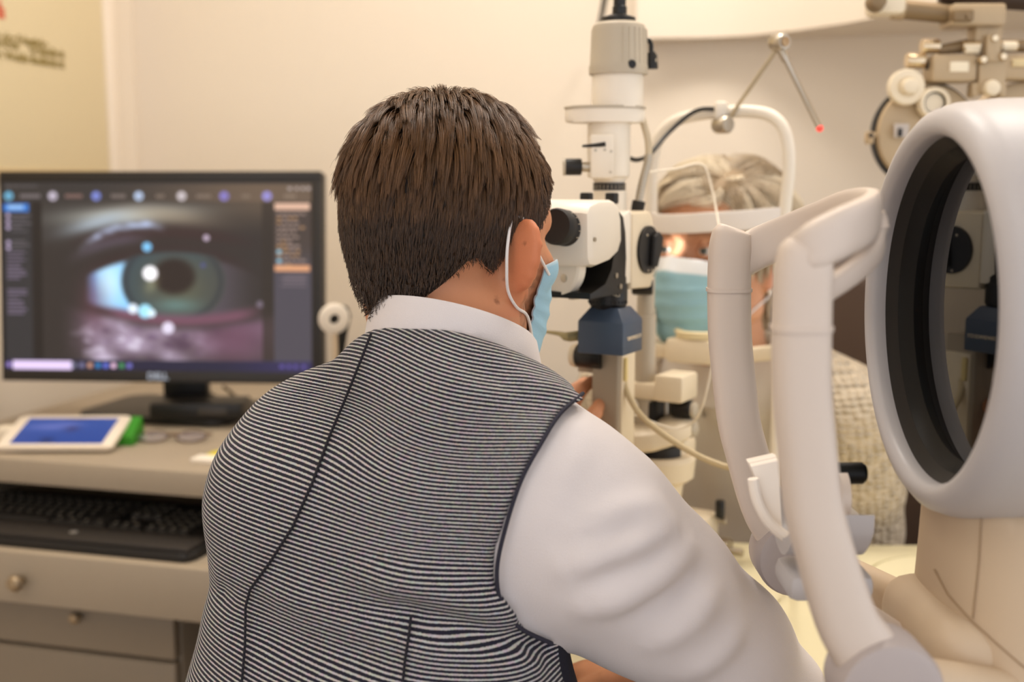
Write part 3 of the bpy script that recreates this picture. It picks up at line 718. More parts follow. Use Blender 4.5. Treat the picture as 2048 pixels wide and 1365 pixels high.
def hair_roots(h, S, n, inside, seed):
    """roots on the scalp where inside(local) holds"""
    rg = np.random.default_rng(seed); out = []; nr = []
    while sum(len(o) for o in out) < n:
        v = rg.normal(size=(n*2, 3)); v /= np.linalg.norm(v, axis=1, keepdims=True)
        c = np.array((0, -.005, .03)); t = np.full(len(v), .16)
        for _ in range(14): t -= S.pts(h.W(c + v * t[:, None])) / h.k * 0.9
        p = c + v * t[:, None]; m = inside(p, rg); out.append(p[m])
    p = np.concatenate(out)[:n]; g = S.grad(h.W(p)) @ h.H
    return p, g
def grow(h, S, p0, n0, steps, L, flow, lift, grav, seed, minh=0.002):
    """flow(p, n) -> wanted direction; returns strands (N, steps+1, 3) in head-local metres"""
    p = p0.copy(); pts = [p.copy()]; st = (L / steps)[:, None]; n = n0
    for i in range(steps):
        u = (i + .5) / steps; f = flow(p, n, u); f -= n * (f * n).sum(1, keepdims=True); f /= np.linalg.norm(f, axis=1, keepdims=True) + 1e-9
        d = f + n * lift(p0, u)[:, None] + np.array((0, 0, -1.0)) * grav(p0, u)[:, None]; d /= np.linalg.norm(d, axis=1, keepdims=True)
        p = p + d * st; W = h.W(p); s = S.pts(W) / h.k; n = S.grad(W) @ h.H
        mh = minh * min(1, (i + 1) / 2); p = p + n * np.maximum(mh - s, 0)[:, None]; pts.append(p.copy())
    return np.stack(pts, 1)
def clump(T, nc, k, seed):
    """draw strands together into locks; k(root, u) = strength"""
    rg = np.random.default_rng(seed); c = rg.choice(len(T), nc, replace=False); r = T[:, 0]; best = np.zeros(len(T), int); bd = np.full(len(T), 9.)
    for j, i in enumerate(c):
        d = ((r - r[i])**2).sum(1); m = d < bd; bd[m] = d[m]; best[m] = i
    u = np.linspace(0, 1, T.shape[1])[None, :, None]; kk = k(r)[:, None, None]
    return T + (T[best] - T) * kk * u**1.2, best
def strands(name, T, rad, m, parent, rnd, kind='stuff'):
    """T in world metres -> curves object"""
    T = T - np.array(origin_of(parent)); N, K, _ = T.shape
    hc = bpy.data.hair_curves.new(name); hc.add_curves([K] * N)
    hc.position_data.foreach_set('vector', T.astype(np.float32).ravel())
    a = hc.attributes.new('radius', 'FLOAT', 'POINT'); u = np.linspace(0, 1, K)[None]
    rr = (rad[:, None] * (1 - .75*u**2)).astype(np.float32); a.data.foreach_set('value', rr.ravel())
    a = hc.attributes.new('tone', 'FLOAT', 'CURVE'); a.data.foreach_set('value', rnd.astype(np.float32))
    hc.materials.append(m); o = bpy.data.objects.new(name, hc); o.parent = parent; link(o); o['kind'] = kind; return o
def hair_mat(name, c0, c1, rough=0.38, spec=0.5):
    m = bpy.data.materials.new(name); m.use_nodes = True; nt = m.node_tree; b = nt.nodes['Principled BSDF']
    a = nt.nodes.new('ShaderNodeAttribute'); a.attribute_name = 'tone'; mx = nt.nodes.new('ShaderNodeMix'); mx.data_type = 'RGBA'
    mx.inputs[6].default_value = rgba(c0); mx.inputs[7].default_value = rgba(c1)
    nt.links.new(a.outputs['Fac'], mx.inputs[0]); nt.links.new(mx.outputs[2], b.inputs['Base Color'])
    b.inputs['Roughness'].default_value = rough; b.inputs['Specular IOR Level'].default_value = spec; return m
def mask_sheet(h, S, top_c, bot_c, edge_t, edge_b, name, m, parent, band=None, off=.004, bulge=.026, nu=60, nv=34, pleat=.0016, half=84, puff=0.0):
    """surgical mask: sheet around the face. *_c: (y, z) on the midline, edge_*: (x, y, z) at the cheek"""
    V = []; C = []
    for j in range(nv):
        v = j / (nv - 1)
        yc = top_c[0]*(1-v)**2 + 2*v*(1-v)*(max(top_c[0], bot_c[0]) + bulge + puff) + bot_c[0]*v*v; zc = top_c[1]*(1-v) + bot_c[1]*v
        ex, ey, ez = [edge_t[q]*(1-v) + edge_b[q]*v for q in range(3)]
        for i in range(nu):
            t = math.radians(-half + 2*half*i/(nu-1)); s, c = math.sin(t)/math.sin(math.radians(half)), (math.cos(t) - math.cos(math.radians(half)))/(1 - math.cos(math.radians(half)))
            c2 = max(c, 0)**.8
            # fixed nose notch at the top edge
            y = ey + (yc - ey) * c2; z = ez + (zc - ez) * max(c, 0)**.7
            if v < .35: y += .010 * math.exp(-(s*ex/.014)**2) * (1 - v/.35) * 0
            V.append((ex*s, y, z)); C.append(v)
    V = np.array(V); C = np.array(C)
    W = h.W(V)
    for _ in range(6):
        d = S.pts(W); g = S.grad(W); W = W + g * np.clip(off*h.k - d, 0, .02)[:, None]
    g = S.grad(W); wv = np.zeros(len(C))
    for q in (.36, .52, .68): wv += np.exp(-((C - q)/.035)**2)
    W = W + g * (wv * pleat)[:, None]
    n = nu*nv; ii = np.arange(n).reshape(nv, nu); Q = np.stack([ii[:-1, :-1], ii[:-1, 1:], ii[1:, 1:], ii[1:, :-1]], -1).reshape(-1, 4)
    # thickness: inner copy and rim
    V2 = np.concatenate([W, W - g*.0016]); rim = np.concatenate([ii[0, :], ii[1:, -1], ii[-1, -2::-1], ii[-2:0:-1, 0]])
    r2 = np.roll(rim, -1); Q = np.concatenate([Q, Q[:, ::-1] + n, np.stack([rim, rim + n, r2 + n, r2], -1)])
    me = np_mesh(name, V2, Q); col = np.zeros((n, 3))
    out = lin((158, 200, 222)) if band is None else lin(band[0]); top = lin((236, 238, 238))
    b0 = .0 if band is None else band[1]
    col[:] = out; col[C < b0] = top
    if band is None: col[(C < .02) | (C > .98)] = lin((206, 226, 236))
    fade = (wv * .18)[:, None]; 
    cin = np.tile(lin((214, 222, 232)), (n, 1))
    set_col(me, np.concatenate([col, cin])); return finish(name, me, m, parent, 60), W.reshape(nv, nu, 3)

M_MASK = mat('mask_cloth', (150, 198, 222), 0.8, attr='Col', bump=0.15, bscale=900)
M_LOOP = mat('elastic_white', (240, 236, 234), 0.7, bump=0.3, bscale=2500)
M_SKIN = mat('skin_warm', (206, 140, 100), 0.5, attr='Col', sss=0.06, bump=0.12, bscale=1400, spec=0.4)

# ------------------------------------------------------------------ the man
YAW = R(31); rM = np.array((math.cos(YAW), -math.sin(YAW), 0)); dM = np.array((math.sin(YAW), math.cos(YAW), 0)); up = np.array((0, 0, 1.))
man = thing('person', 'man seen from behind in white shirt and striped vest, bent to the microscope eyepiece', 'person', (-0.11, 0.90, 0))
HM = Head(P(899, 512, 1.0), head_frame(R(35), R(-4)), .985)
Sh = P(1095, 1003, 0.852); ShT = P(1122, 945, .855); El = P(1545, 1385, 0.94); Wr = P(1285, 1372, 0.99); Kn = P(1200, 1352, 1.05)
Ls = P(566, 990, 1.02); Le = P(760, 1150, 1.22); Lw = P(1075, 930, 1.20)
def torso_ops(S, g=0.0, nape=True):
    S.loft([(1.035, -.075, .955, .060+g, .045+g), (1.012, -.085, .948, .105+g, .072+g), (.98, -.100, .938, .140+g, .094+g), (.94, -.108, .930, .156+g, .101+g), (.88, -.108, .918, .152+g, .100+g), (.82, -.110, .906, .163+g, .103+g),
            (.76, -.111, .895, .180+g, .114+g), (.64, -.106, .875, .172+g, .122+g), (.53, -.108, .870, .165+g, .13+g)], YAW, 0.03)
    S.chain([P(890, 815, .955), P(1005, 884, .905), ShT], [.055+g, .055+g, .050+g], .03)
    if nape: S.ell(np.array((-.083, .908, 1.035)), (.072+g, .038+g, .050+g), .03, np.stack([rM, dM, up], 1))
    S.chain([P(845, 830, .96), P(672, 905, 1.0), Ls], [.055+g, .053+g, .052+g], .04)
    S.ell(np.array(P(625, 985, .96)), (.06+g, .05+g, .09+g), .05); S.ell(np.array(P(960, 950, .87)), (.07+g, .045+g, .09+g), .05)
torso = Sdf(); torso_ops(torso, 0.0)
body = Sdf(); torso_ops(body, -0.020, False)
nb = np.array(P(908, 745, .958)); body.cone(nb, HM.w(0, -.022, -.03), .056, .054, .03)
body.cone(HM.w(0, -.036, -.04), np.array(P(896, 690, .955)), .043, .043, .03)
head_sdf(body, HM)
for s in (-1, 1): body.cone(HM.w(s*.052, -.015, -.045), nb + dM*.03 + rM*s*.012, .016, .018, .03)
body.chain([Sh, np.array(Sh)*.5 + np.array(El)*.5, El], [.043, .043, .038], .04); body.chain([El, Wr], [.040, .027], .02)
body.chain([Ls, np.array(Ls)*.5 + np.array(Le)*.5, Le], [.052, .046, .040], .04); body.chain([Le, Lw], [.040, .026], .02)
tipsR = hand_sdf(body, Wr, np.array(P(1178, 1338, 1.07)) - np.array(Wr), (0.1, -.2, 1), -1, 1.0, .5)
lt = np.array(P(1158, 772, 1.31)); tipsL = hand_sdf(body, Lw, lt - np.array(Lw) + np.array((-.01, 0, .01)), (-.75, -.55, .35), 1, 0.95, .28, .08)
hipz = .53
body.chain([(-.16, .90, .53), (.0, 1.23, .50), (.02, 1.20, .09)], [.085, .062, .045], .03); body.chain([(-.05, .84, .53), (.17, 1.14, .50), (.19, 1.10, .09)], [.085, .062, .045], .03)
xs = axis_pts((-.33, -.17, .007), (-.17, .16, .003), (.16, .33, .007)); ys = axis_pts((.70, .88, .007), (.88, 1.31, .0034))
zs_ = axis_pts((.06, .72, .010), (.72, .90, .0034), (.90, .98, .005), (.98, 1.34, .003))
v = body.grid(xs, ys, zs_); V, Q = nets(v, xs, ys, zs_, 2)
me = np_mesh('body', V, Q)
def skin_cols(V, h, base, stubble=0.0, ruddy=None):
    L = h.l(V); x, y, z = np.abs(L[:, 0]), L[:, 1], L[:, 2]; n = vnoise(V, 60, 2)[:, None] * .03 + vnoise(V, 220, 3)[:, None] * .025
    C = np.tile(lin(base), (len(V), 1)) * (1 + n)
    def mixin(m, col): 
        nonlocal C; m = np.clip(m, 0, 1)[:, None]; C = C*(1-m) + lin(col)*m
    headz = (z > -.13)
    ear = (x > .076) & (y < .02) & (y > -.05) & (np.abs(z) < .05)
    mixin(ear * .75 * np.clip((x - .074) / .012, 0, 1), ruddy or (214, 128, 88))
    if stubble: 
        spk = (vnoise(V, 900, 6) > .1) * .35 + .35
        mixin(stubble * np.clip((.012 - z - (y < .02) * (.02 - y) * 1.2) / .03, 0, 1) * (y > -.002) * (z > -.125) * (x > .03) * np.clip((x-.03)/.02, 0, 1) * spk, (84, 58, 42))
        mixin(stubble * .6 * (y > .03) * (z < -.04) * (z > -.125) * spk, (84, 58, 42))
    brow = np.exp(-((z - .034 - .10*(x-.03)*(x < .03)) / .005)**2) * (x > .012) * (x < .052) * (y > .06); mixin(brow * .8, (92, 70, 52) if stubble else (124, 88, 64))
    r = np.sqrt((x - .031)**2 + (y - .0785)**2 + (z - .012)**2); ball = (r < .0129) & (y > .07)
    mixin(ball * 1.0, (224, 216, 210)); ir = np.sqrt((x - .031)**2 + (z - .012)**2); mixin(ball * (ir < .0058), (96, 110, 108)); mixin(ball * (ir < .0026), (20, 18, 16))
    lid = np.exp(-((r - .0155)/.0015)**2) * (y > .075) * (np.abs(z - .017) < .007); mixin(lid * .5, (120, 78, 62))
    mixin(((y > .088) & (x < .024) & (z < -.05) & (z > -.072)) * .7, (186, 104, 92))
    return C
Cb = skin_cols(V, HM, (205, 142, 104), stubble=.8)
for (px, py, r) in ((994, 602, .0028), (1048, 486, .0018), (1006, 560, .0013)):    # moles on neck and ear
    q = hit(body, px, py); m = np.clip(1.4 - np.linalg.norm(V - q, axis=1) / r, 0, 1)[:, None]; Cb = Cb*(1-m*.75) + lin((120, 70, 44))*m*.75
set_col(me, Cb); finish('body', me, M_SKIN, man, None)

eyes(HM, man)
# ---- shirt: sleeves, back and collar band
M_SHIRT = mat('shirt_white', (224, 217, 217), 0.75, bump=0.25, bscale=1500)
b = M_SHIRT.node_tree.nodes['Principled BSDF']; b.inputs['Sheen Weight'].default_value = 0.15
arm = Sdf()
Shn, Eln, Wrn = np.array(Sh), np.array(El), np.array(Wr); ax = Eln - Shn
arm.chain([Shn - rM*.01, Shn + ax*.16, Shn + ax*.45, Shn + ax*.75, Eln], [.058, .068, .062, .053, .042], .035)
arm.chain([Eln, Wrn*.8 + Eln*.2], [.042, .034], .02)
arm.cone(np.array(Ls) + dM*.03, np.array(Le), .058, .048, .03); arm.cone(np.array(Le), np.array(Lw)*.86 + np.array(Le)*.14, .048, .033, .03)
arm0 = Sdf(); arm0.ops = list(arm.ops)
AF = Folds(arm0); F = lambda pts, a=.0045, w=.011: AF.add(pts, a*1.5, w)
F([(1222, 838), (1200, 822), (1170, 835), (1140, 880)], .004, .012)
F([(1312, 1008), (1240, 1028), (1160, 1062)], .005); F([(1290, 1045), (1230, 1065), (1160, 1085)], -.003)
F([(1338, 1052), (1270, 1092), (1200, 1115), (1140, 1135)], .0065, .012); F([(1335, 1092), (1262, 1130), (1180, 1155)], -.004)
F([(1376, 1100), (1320, 1150), (1250, 1195), (1180, 1220)], .0065, .012); F([(1390, 1150), (1340, 1195), (1270, 1235)], -.004)
F([(1430, 1190), (1390, 1240), (1310, 1290)], .005); F([(1480, 1260), (1440, 1310), (1380, 1350)], .005)
F([(1170, 900), (1140, 960), (1120, 1020)], .003); F([(1190, 900), (1150, 960), (1130, 1010)], -.003)
vest = Sdf(); torso_ops(vest, .004)
vest.cone(Shn - rM*.01, Shn + ax*.16, .062, .072, .03)
v0 = Sdf(); v0.ops = list(vest.ops); VFo = Folds(v0)
tc_ = np.array((-.105, .93, 0))
# edge of the right armhole, laid on the vest: sideways position of the edge for each height
AHP = [(1165, 788), (1120, 828), (1084, 884), (1042, 962), (1010, 1060), (994, 1140), (1002, 1205), (1038, 1255), (1104, 1288)]
AHX, _ = resample([Vector((x, y, 0)) for x, y in AHP], [(1, 1)]*len(AHP), 6); AHE = np.array([hit(v0, q.x, q.y) for q in AHX]); Bv = dM*.80 + rM*.60
ae_ = np.stack([AHE[:, 2], (AHE - tc_) @ Bv], 1); ae_ = ae_[np.argsort(ae_[:, 0])]
aez = np.concatenate([[ae_[0, 0] - .012], ae_[:, 0], [ae_[-1, 0] + .012]]); aeb = np.concatenate([[ae_[0, 1] + .09], ae_[:, 1], [ae_[-1, 1] + .09]])
def armhole(p):
    e = lambda z: np.interp(z, aez, aeb); z = p[..., 2]; s = (e(z + .003) - e(z - .003)) / .006
    return np.maximum((e(z) - (p - tc_) @ Bv) / np.sqrt(1 + s*s), .02 - (p - tc_) @ rM)
shirt = Sdf(); torso_ops(shirt, -.006, False); shirt.ops += arm.ops
# keep the arm crease at the armhole crisp
xs = axis_pts((-.32, -.02, .007), (-.02, .31, .0036)); ys = axis_pts((.70, .98, .0036), (.98, 1.33, .007)); zs_ = axis_pts((.70, 1.09, .0036),)
v = shirt.grid(xs, ys, zs_)
gx, gy, gz = np.meshgrid(xs, ys, zs_, indexing='ij'); Gp = np.stack([gx, gy, gz], -1)
v = AF.apply(v + (vnoise(Gp, 45, 11) * .0012).astype(np.float32), xs, ys, zs_)
# the sleeve stays under the vest wherever the vest covers it
cover = (armhole(Gp) > 0) & (Gp[..., 2] > AHE[-14, 2]) & ((Gp - Shn) @ (ax / np.linalg.norm(ax)) < .05) & ((Gp - tc_) @ rM > -.02)
v = np.where(cover, np.maximum(v, v0.grid(xs, ys, zs_) + .005), v)
# cuffs: cut the sleeves short of the wrists
for wv_, el_ in ((Wrn, Eln), (np.array(Lw), np.array(Le))):
    dd = (wv_ - el_) / np.linalg.norm(wv_ - el_); near = np.linalg.norm(Gp - wv_, axis=-1) < .12
    v = np.where(near, np.maximum(v, (Gp - (wv_ - dd*.03)) @ dd), v)
V, Q = nets(v, xs, ys, zs_, 2); me = np_mesh('shirt', V, Q); shirt_o = finish('shirt', me, M_SHIRT, man, None)
# collar: stand-up band round the neck, sloping down to the front
cc = np.array(P(908, 690, .965)); prof = [(-.0032, -.036), (.0, -.005), (.0, .0145), (.0012, .0185), (.004, .019), (.0062, .016), (.0105, -.006), (.0115, -.024), (.0125, -.046), (.009, -.048)]
V = []; n = 64; m = len(prof)
for i in range(n):
    t = 2*math.pi*i/n; ca, sa = math.cos(t), math.sin(t)
    tilt = -.44*sa*.066 - .0*ca
    for (o_, z_) in prof:
        q = cc + rM*(ca*(.0655 + o_)) + dM*(sa*(.064 + o_)) + up*(z_ + tilt + .0); V.append(q)
Q = [(i*m+j, i*m+(j+1) % m, ((i+1) % n)*m+(j+1) % m, ((i+1) % n)*m+j) for i in range(n) for j in range(m)]
finish('collar', np_mesh('collar', V, Q), M_SHIRT, shirt_o, 50)

# ---- striped vest
def stripe_mat():
    m = bpy.data.materials.new('vest_stripes'); m.use_nodes = True; nt = m.node_tree; N = nt.nodes.new; L = nt.links.new; b = nt.nodes['Principled BSDF']
    a = N('ShaderNodeAttribute'); a.attribute_name = 'stripe_v'
    tc = N('ShaderNodeTexCoord'); nz = N('ShaderNodeTexNoise'); nz.inputs['Scale'].default_value = 900; L(tc.outputs['Object'], nz.inputs['Vector'])
    s1 = N('ShaderNodeMath'); s1.operation = 'MULTIPLY_ADD'; s1.inputs[1].default_value = 0.28; L(nz.outputs['Fac'], s1.inputs[0]); L(a.outputs['Fac'], s1.inputs[2])
    fr = N('ShaderNodeMath'); fr.operation = 'PINGPONG'; fr.inputs[1].default_value = 0.5; L(s1.outputs[0], fr.inputs[0])
    mr = N('ShaderNodeMapRange'); mr.interpolation_type = 'SMOOTHSTEP'; mr.inputs[1].default_value = 0.25; mr.inputs[2].default_value = 0.37; L(fr.outputs[0], mr.inputs[0])
    nz2 = N('ShaderNodeTexNoise'); nz2.inputs['Scale'].default_value = 260; nz2.inputs['Detail'].default_value = 6; L(tc.outputs['Object'], nz2.inputs['Vector'])
    mx = N('ShaderNodeMix'); mx.data_type = 'RGBA'; mx.inputs[6].default_value = rgba((34, 33, 46)); mx.inputs[7].default_value = rgba((188, 185, 184)); L(mr.outputs[0], mx.inputs[0])
    m2 = N('ShaderNodeMix'); m2.data_type = 'RGBA'; m2.blend_type = 'MULTIPLY'; m2.inputs[0].default_value = 0.5; L(mx.outputs[2], m2.inputs[6]); L(nz2.outputs['Color'], m2.inputs[7])
    v2 = N('ShaderNodeVectorMath'); v2.operation = 'SCALE'; v2.inputs['Scale'].default_value = 1.3; L(m2.outputs[2], v2.inputs[0]); L(v2.outputs[0], b.inputs['Base Color'])
    bp = N('ShaderNodeBump'); bp.inputs['Strength'].default_value = 0.25; bp.inputs['Distance'].default_value = 0.0006; L(mr.outputs[0], bp.inputs['Height']); L(bp.outputs[0], b.inputs['Normal'])
    b.inputs['Roughness'].default_value = 0.9; b.inputs['Specular IOR Level'].default_value = 0.2; b.inputs['Sheen Weight'].default_value = 0.1
    return m
VF = lambda pts, a=.005, w=.014: VFo.add(pts, a*1.5, w)
VF([(1040, 1258), (960, 1225), (820, 1178), (730, 1172)], .007, .015); VF([(1090, 1290), (980, 1268), (860, 1226), (720, 1200)], -.006, .013)
VF([(1060, 1325), (960, 1305), (830, 1290)], .005); VF([(780, 1330), (600, 1290), (480, 1262)], -.005); VF([(640, 1205), (520, 1195), (440, 1160)], .004)
VF([(410, 1135), (470, 1180), (560, 1220)], -.005); VF([(900, 700), (960, 735), (1050, 765)], -.004, .011); VF([(1010, 745), (1080, 775), (1150, 792)], .004, .011)
VF([(690, 720), (640, 770), (600, 800)], -.004)
xs = axis_pts((-.34, .16, .0034)); ys = axis_pts((.72, 1.12, .0036)); zs_ = axis_pts((.60, 1.115, .0034))
v = vest.grid(xs, ys, zs_); gx, gy, gz = np.meshgrid(xs, ys, zs_, indexing='ij'); Gp = np.stack([gx, gy, gz], -1)
# armholes, neck opening and hem
U_ = (Gp - tc_) @ rM; Dp = (Gp - tc_) @ dM; Zp = Gp[..., 2]
holeR = armhole(Gp) + .0022
holeL = np.maximum((np.sqrt(((Dp - .10)/.075)**2 + ((Zp - .965)/.085)**2) - 1) * .08, U_ + .09)
neck = np.sqrt(((Gp - cc) @ rM)**2 + ((Gp - cc) @ dM)**2) - .0705; ncut = np.maximum(neck, (1.008 - Zp))
v = smax(v, -holeR, .003); v = smax(v, -holeL, .003); v = smax(v, -ncut, .004); v = np.maximum(v, .625 - Zp).astype(np.float32)
v = VFo.apply(v + (vnoise(Gp, 38, 21) * .0014).astype(np.float32), xs, ys, zs_)
V, Q = nets(v, xs, ys, zs_, 3)
u = (V - tc_) @ rM; d = (V - tc_) @ dM
sv = (V[:, 2] + .42*np.clip(d + .080, 0, .2)*np.clip((V[:, 2] - .985)/.05, 0, 1) + .085*u + .10*np.clip(u, -.2, 0)*0 + .020*np.exp(-((u-.10)/.07)**2)*np.clip((V[:, 2]-.93)/.08, 0, 1) + vnoise(V, 14, 5)*.0022) / .0035
fc = V[Q].mean(1); fu = (fc - tc_) @ rM; fd = (fc - tc_) @ dM
front = fd > np.interp(fc[:, 2], [.80, .87, .95, 1.05], [-.012, -.004, .024, .046])
for nm, keep, m_ in (('vest', ~front, stripe_mat()), ('vest_front', front, mat('vest_navy', (24, 25, 40), 0.85, bump=0.2, bscale=900))):
    vv_, qq_, ids = sub_mesh(V, Q, keep); me = np_mesh(nm, vv_, qq_)
    if nm == 'vest': a = me.attributes.new('stripe_v', 'FLOAT', 'POINT'); a.data.foreach_set('value', sv[ids].astype(np.float32))
    o = finish(nm, me, m_, man, None, label=None if nm == 'vest' else 'dark navy front panel of the vest')
    if nm == 'vest': vest_o = o
# bound edge of the right armhole
MB().tube([Vector(q) for q in AHE], (.0020, .0016), 8).part('armhole_binding', mat('binding_navy', (44, 43, 56), .9), vest_o, label='dark bound edge of the armhole')
vest_field = vest
M_SEAM = mat('seam_thread', (30, 28, 36), 0.9)
for pts in ([(742, 668), (722, 720), (690, 800), (660, 870), (625, 965), (585, 1055), (540, 1125), (500, 1180), (491, 1215), (490, 1290), (484, 1362)],
            [(822, 1232), (818, 1270), (810, 1320), (806, 1362)]):
    pp = []
    for i in range(len(pts) - 1):
        for t in np.linspace(0, 1, 5)[:-1]: pp.append((pts[i][0]*(1-t) + pts[i+1][0]*t, pts[i][1]*(1-t) + pts[i+1][1]*t))
    pp.append(pts[-1])
    MB().tube([Vector(hit(vest, x, y, .0016)) for x, y in pp], (.0011, .0011), 6).part('seam', M_SEAM, vest_o, label='dark stitched seam down the back')

# ---- trousers, shoes, stool (below the frame)
tr = Sdf(); tr.loft([(.70, -.105, .885, .155, .112), (.62, -.108, .875, .168, .126), (.50, -.108, .868, .172, .136)], YAW, .03)
tr.chain([(-.16, .90, .53), (.0, 1.23, .50), (.02, 1.20, .10)], [.098, .078, .062], .04); tr.chain([(-.05, .84, .53), (.17, 1.14, .50), (.19, 1.10, .10)], [.098, .078, .062], .04)
xs = axis_pts((-.34, .30, .010)); ys = axis_pts((.66, 1.36, .010)); zs_ = axis_pts((.07, .74, .010)); v = tr.grid(xs, ys, zs_); v = np.maximum(v, .09 - np.meshgrid(xs, ys, zs_, indexing='ij')[2])
V, Q = nets(v, xs, ys, zs_, 2); finish('trousers', np_mesh('trousers', V, Q), mat('trouser_navy', (36, 38, 52), 0.85, bump=.1), man, None)
for p in ((.02, 1.20), (.19, 1.10)):
    sh = Sdf(); b_ = np.array((p[0], p[1], .045)); sh.cone(b_ - dM*.05, b_ + dM*.14, .042, .036, .01); sh.cone(b_ - dM*.02 + up*.01, b_ + up*.05, .042, .04, .02)
    xs = axis_pts((p[0]-.14, p[0]+.2, .006)); ys = axis_pts((p[1]-.15, p[1]+.24, .006)); zs_ = axis_pts((-.01, .12, .006)); v = sh.grid(xs, ys, zs_)
    v = np.maximum(v, .006 - np.meshgrid(xs, ys, zs_, indexing='ij')[2]); V, Q = nets(v, xs, ys, zs_, 2); finish('shoe', np_mesh('shoe', V, Q), mat('shoe_black', (22, 20, 20), .35), man, None)
st = thing('swivel_stool', 'black round swivel stool under the man', 'stool', (-0.115, 0.865, 0))
MB().lathe([(.02, .355), (.17, .36), (.185, .375), (.185, .385), (.17, .392), (.0, .395)], (-.115, .865, 0), (0, 0, 1), 36).part('seat', mat('stool_black', (28, 26, 26), .5), st)
MB().cyl((-.115, .865, .06), (-.115, .865, .356), .025).part('column', mat('chrome_dull', (170, 166, 160), .25, .9), st)
for k in range(5):
    a = 2*math.pi*k/5; e = Vector((-.115 + .25*math.cos(a), .865 + .25*math.sin(a), .055)); lg_ = MB().tube([(-.115, .865, .075), tuple(e)], (.018, .014), 8).part('leg', mat('stool_black', (28, 26, 26), .5), st)
    MB().cyl(e + Vector((0, -.01, -.029)), e + Vector((0, .01, -.029)), .025, bev=.004).part('caster', mat('stool_black', (28, 26, 26), .5), lg_)

# ---- man's mask and ear loops
mo, MW = mask_sheet(HM, body, (.112, .004), (.088, -.112), (.064, .050, -.006), (.062, .040, -.075), 'face_mask', M_MASK, man, None, off=.003, bulge=.016)
HL = lambda x, y, z: Vector(HM.w(x, y, z))
M0 = Vector(MW[3, -2]); M1 = Vector(MW[-4, -2]); N0 = Vector(MW[3, 1]); N1 = Vector(MW[-4, 1])
for s, a, c in ((1, M0, M1), (-1, N0, N1)):
    pts = [a, HL(s*.077, .016, .016), HL(s*.081, -.004, .034), HL(s*.080, -.019, .032), HL(s*.083, -.0285, .012), HL(s*.083, -.0285, -.008), HL(s*.080, -.021, -.027), HL(s*.078, -.008, -.041), HL(s*.073, .012, -.050), c]
    q = []
    for p in pts:
        p = np.array(p)[None]
        for _ in range(4): p = p + body.grad(p) * np.clip(.0012 - body.pts(p), 0, .01)[:, None]
        q.append(Vector(p[0]))
    MB().tube(q, .00135, 8, smooth=6).part('ear_loop', M_LOOP, mo, label='white elastic loop behind the ear')

# ---- man's hair
skull = Sdf(); head_sdf(skull, HM, skull_only=True)
skull.cone(HM.w(0, -.022, -.03), nb, .056, .055, .03); skull.cone(HM.w(0, -.036, -.04), np.array(P(896, 690, .955)), .042, .042, .03)
def hairline(p):
    """signed: > 0 where hair grows (metres, head-local)"""
    x, y, z = np.abs(p[:, 0]), p[:, 1], p[:, 2]
    low = np.interp(y, [-.11, -.075, -.05, -.032, -.022, -.01, .012, .026, .040, .052, .070, .085, .10], [-.045, -.045, -.037, -.020, .002, .030, .034, .022, .032, .058, .078, .090, .098])
    back = -.052 + .050 * np.clip((x - .018) / .045, 0, 1)**1.2; t = np.clip((-.022 - y) / .02, 0, 1); low = low*(1 - t) + back*t
    return z - low
def inside(p, rg): return hairline(p) > rg.uniform(-.004, .006, len(p))
crown = np.array((-.030, .052, .140))
def flow(p, n, u):
    f = p - crown; f /= np.linalg.norm(f, axis=1, keepdims=True) + .02
    top = np.clip((p[:, 2] - .075) / .03, 0, 1)[:, None]
    return f + np.array((.22, .05, 0)) * top + np.array((0, 0, -1.1)) * (1 - top)
N_ = 26000
p0_, n0_ = hair_roots(HM, skull, N_, inside, 3); rg = np.random.default_rng(5)
z = p0_[:, 2]; hl = hairline(p0_)
L_ = np.interp(z, [-.09, -.05, -.01, .03, .06, .09, .13], [.004, .007, .010, .015, .025, .046, .058]) * rg.uniform(.75, 1.15, N_); L_ *= np.clip(.35 + hl / .03, .35, 1)
L_ *= np.interp(p0_[:, 1], [.0, .05], [1, .38]) * np.clip((.125 - z)/.02, 0, 1) + np.clip(1 - (.125 - z)/.02, 0, 1)
lift = lambda r0, u: np.interp(r0[:, 2], [-.06, .0, .05, .09, .13], [.24, .24, .32, .60, .66]) * (1 - .9*u) + .02
grav = lambda r0, u: np.interp(r0[:, 2], [.0, .08, .12], [.25, .35, .22]) * u
T = grow(HM, skull, p0_, n0_, 7, L_, flow, lift, grav, 1, .004)
T += rg.normal(0, 1, (N_, 1, 3)) * (np.linspace(0, 1, 8)**1.5)[None, :, None] * .0009
T, best = clump(T, 1100, lambda r: np.interp(r[:, 2], [.0, .04, .08], [.05, .25, .62]), 9)
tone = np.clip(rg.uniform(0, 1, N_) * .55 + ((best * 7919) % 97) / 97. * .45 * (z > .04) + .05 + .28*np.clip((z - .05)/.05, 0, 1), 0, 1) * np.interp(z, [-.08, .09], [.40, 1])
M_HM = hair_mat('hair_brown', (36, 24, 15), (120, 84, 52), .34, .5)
cap = Sdf(); cap.ops = list(skull.ops)
xs = axis_pts((-.20, .10, .004)); ys = axis_pts((.84, 1.16, .004)); zs_ = axis_pts((1.03, 1.36, .004))
gx, gy, gz = np.meshgrid(xs, ys, zs_, indexing='ij'); Gp = np.stack([gx, gy, gz], -1); Lp = HM.l(Gp.reshape(-1, 3)); v = cap.grid(xs, ys, zs_).reshape(-1)
thick = np.interp(Lp[:, 2], [-.08, -.03, .03, .07, .11], [.0008, .0015, .003, .0045, .005]) * np.clip(hairline(Lp) / .02, 0.05, 1)
v = np.maximum(v - thick * HM.k, -hairline(Lp) * .8).reshape(gx.shape).astype(np.float32); V, Q = nets(v, xs, ys, zs_, 3)
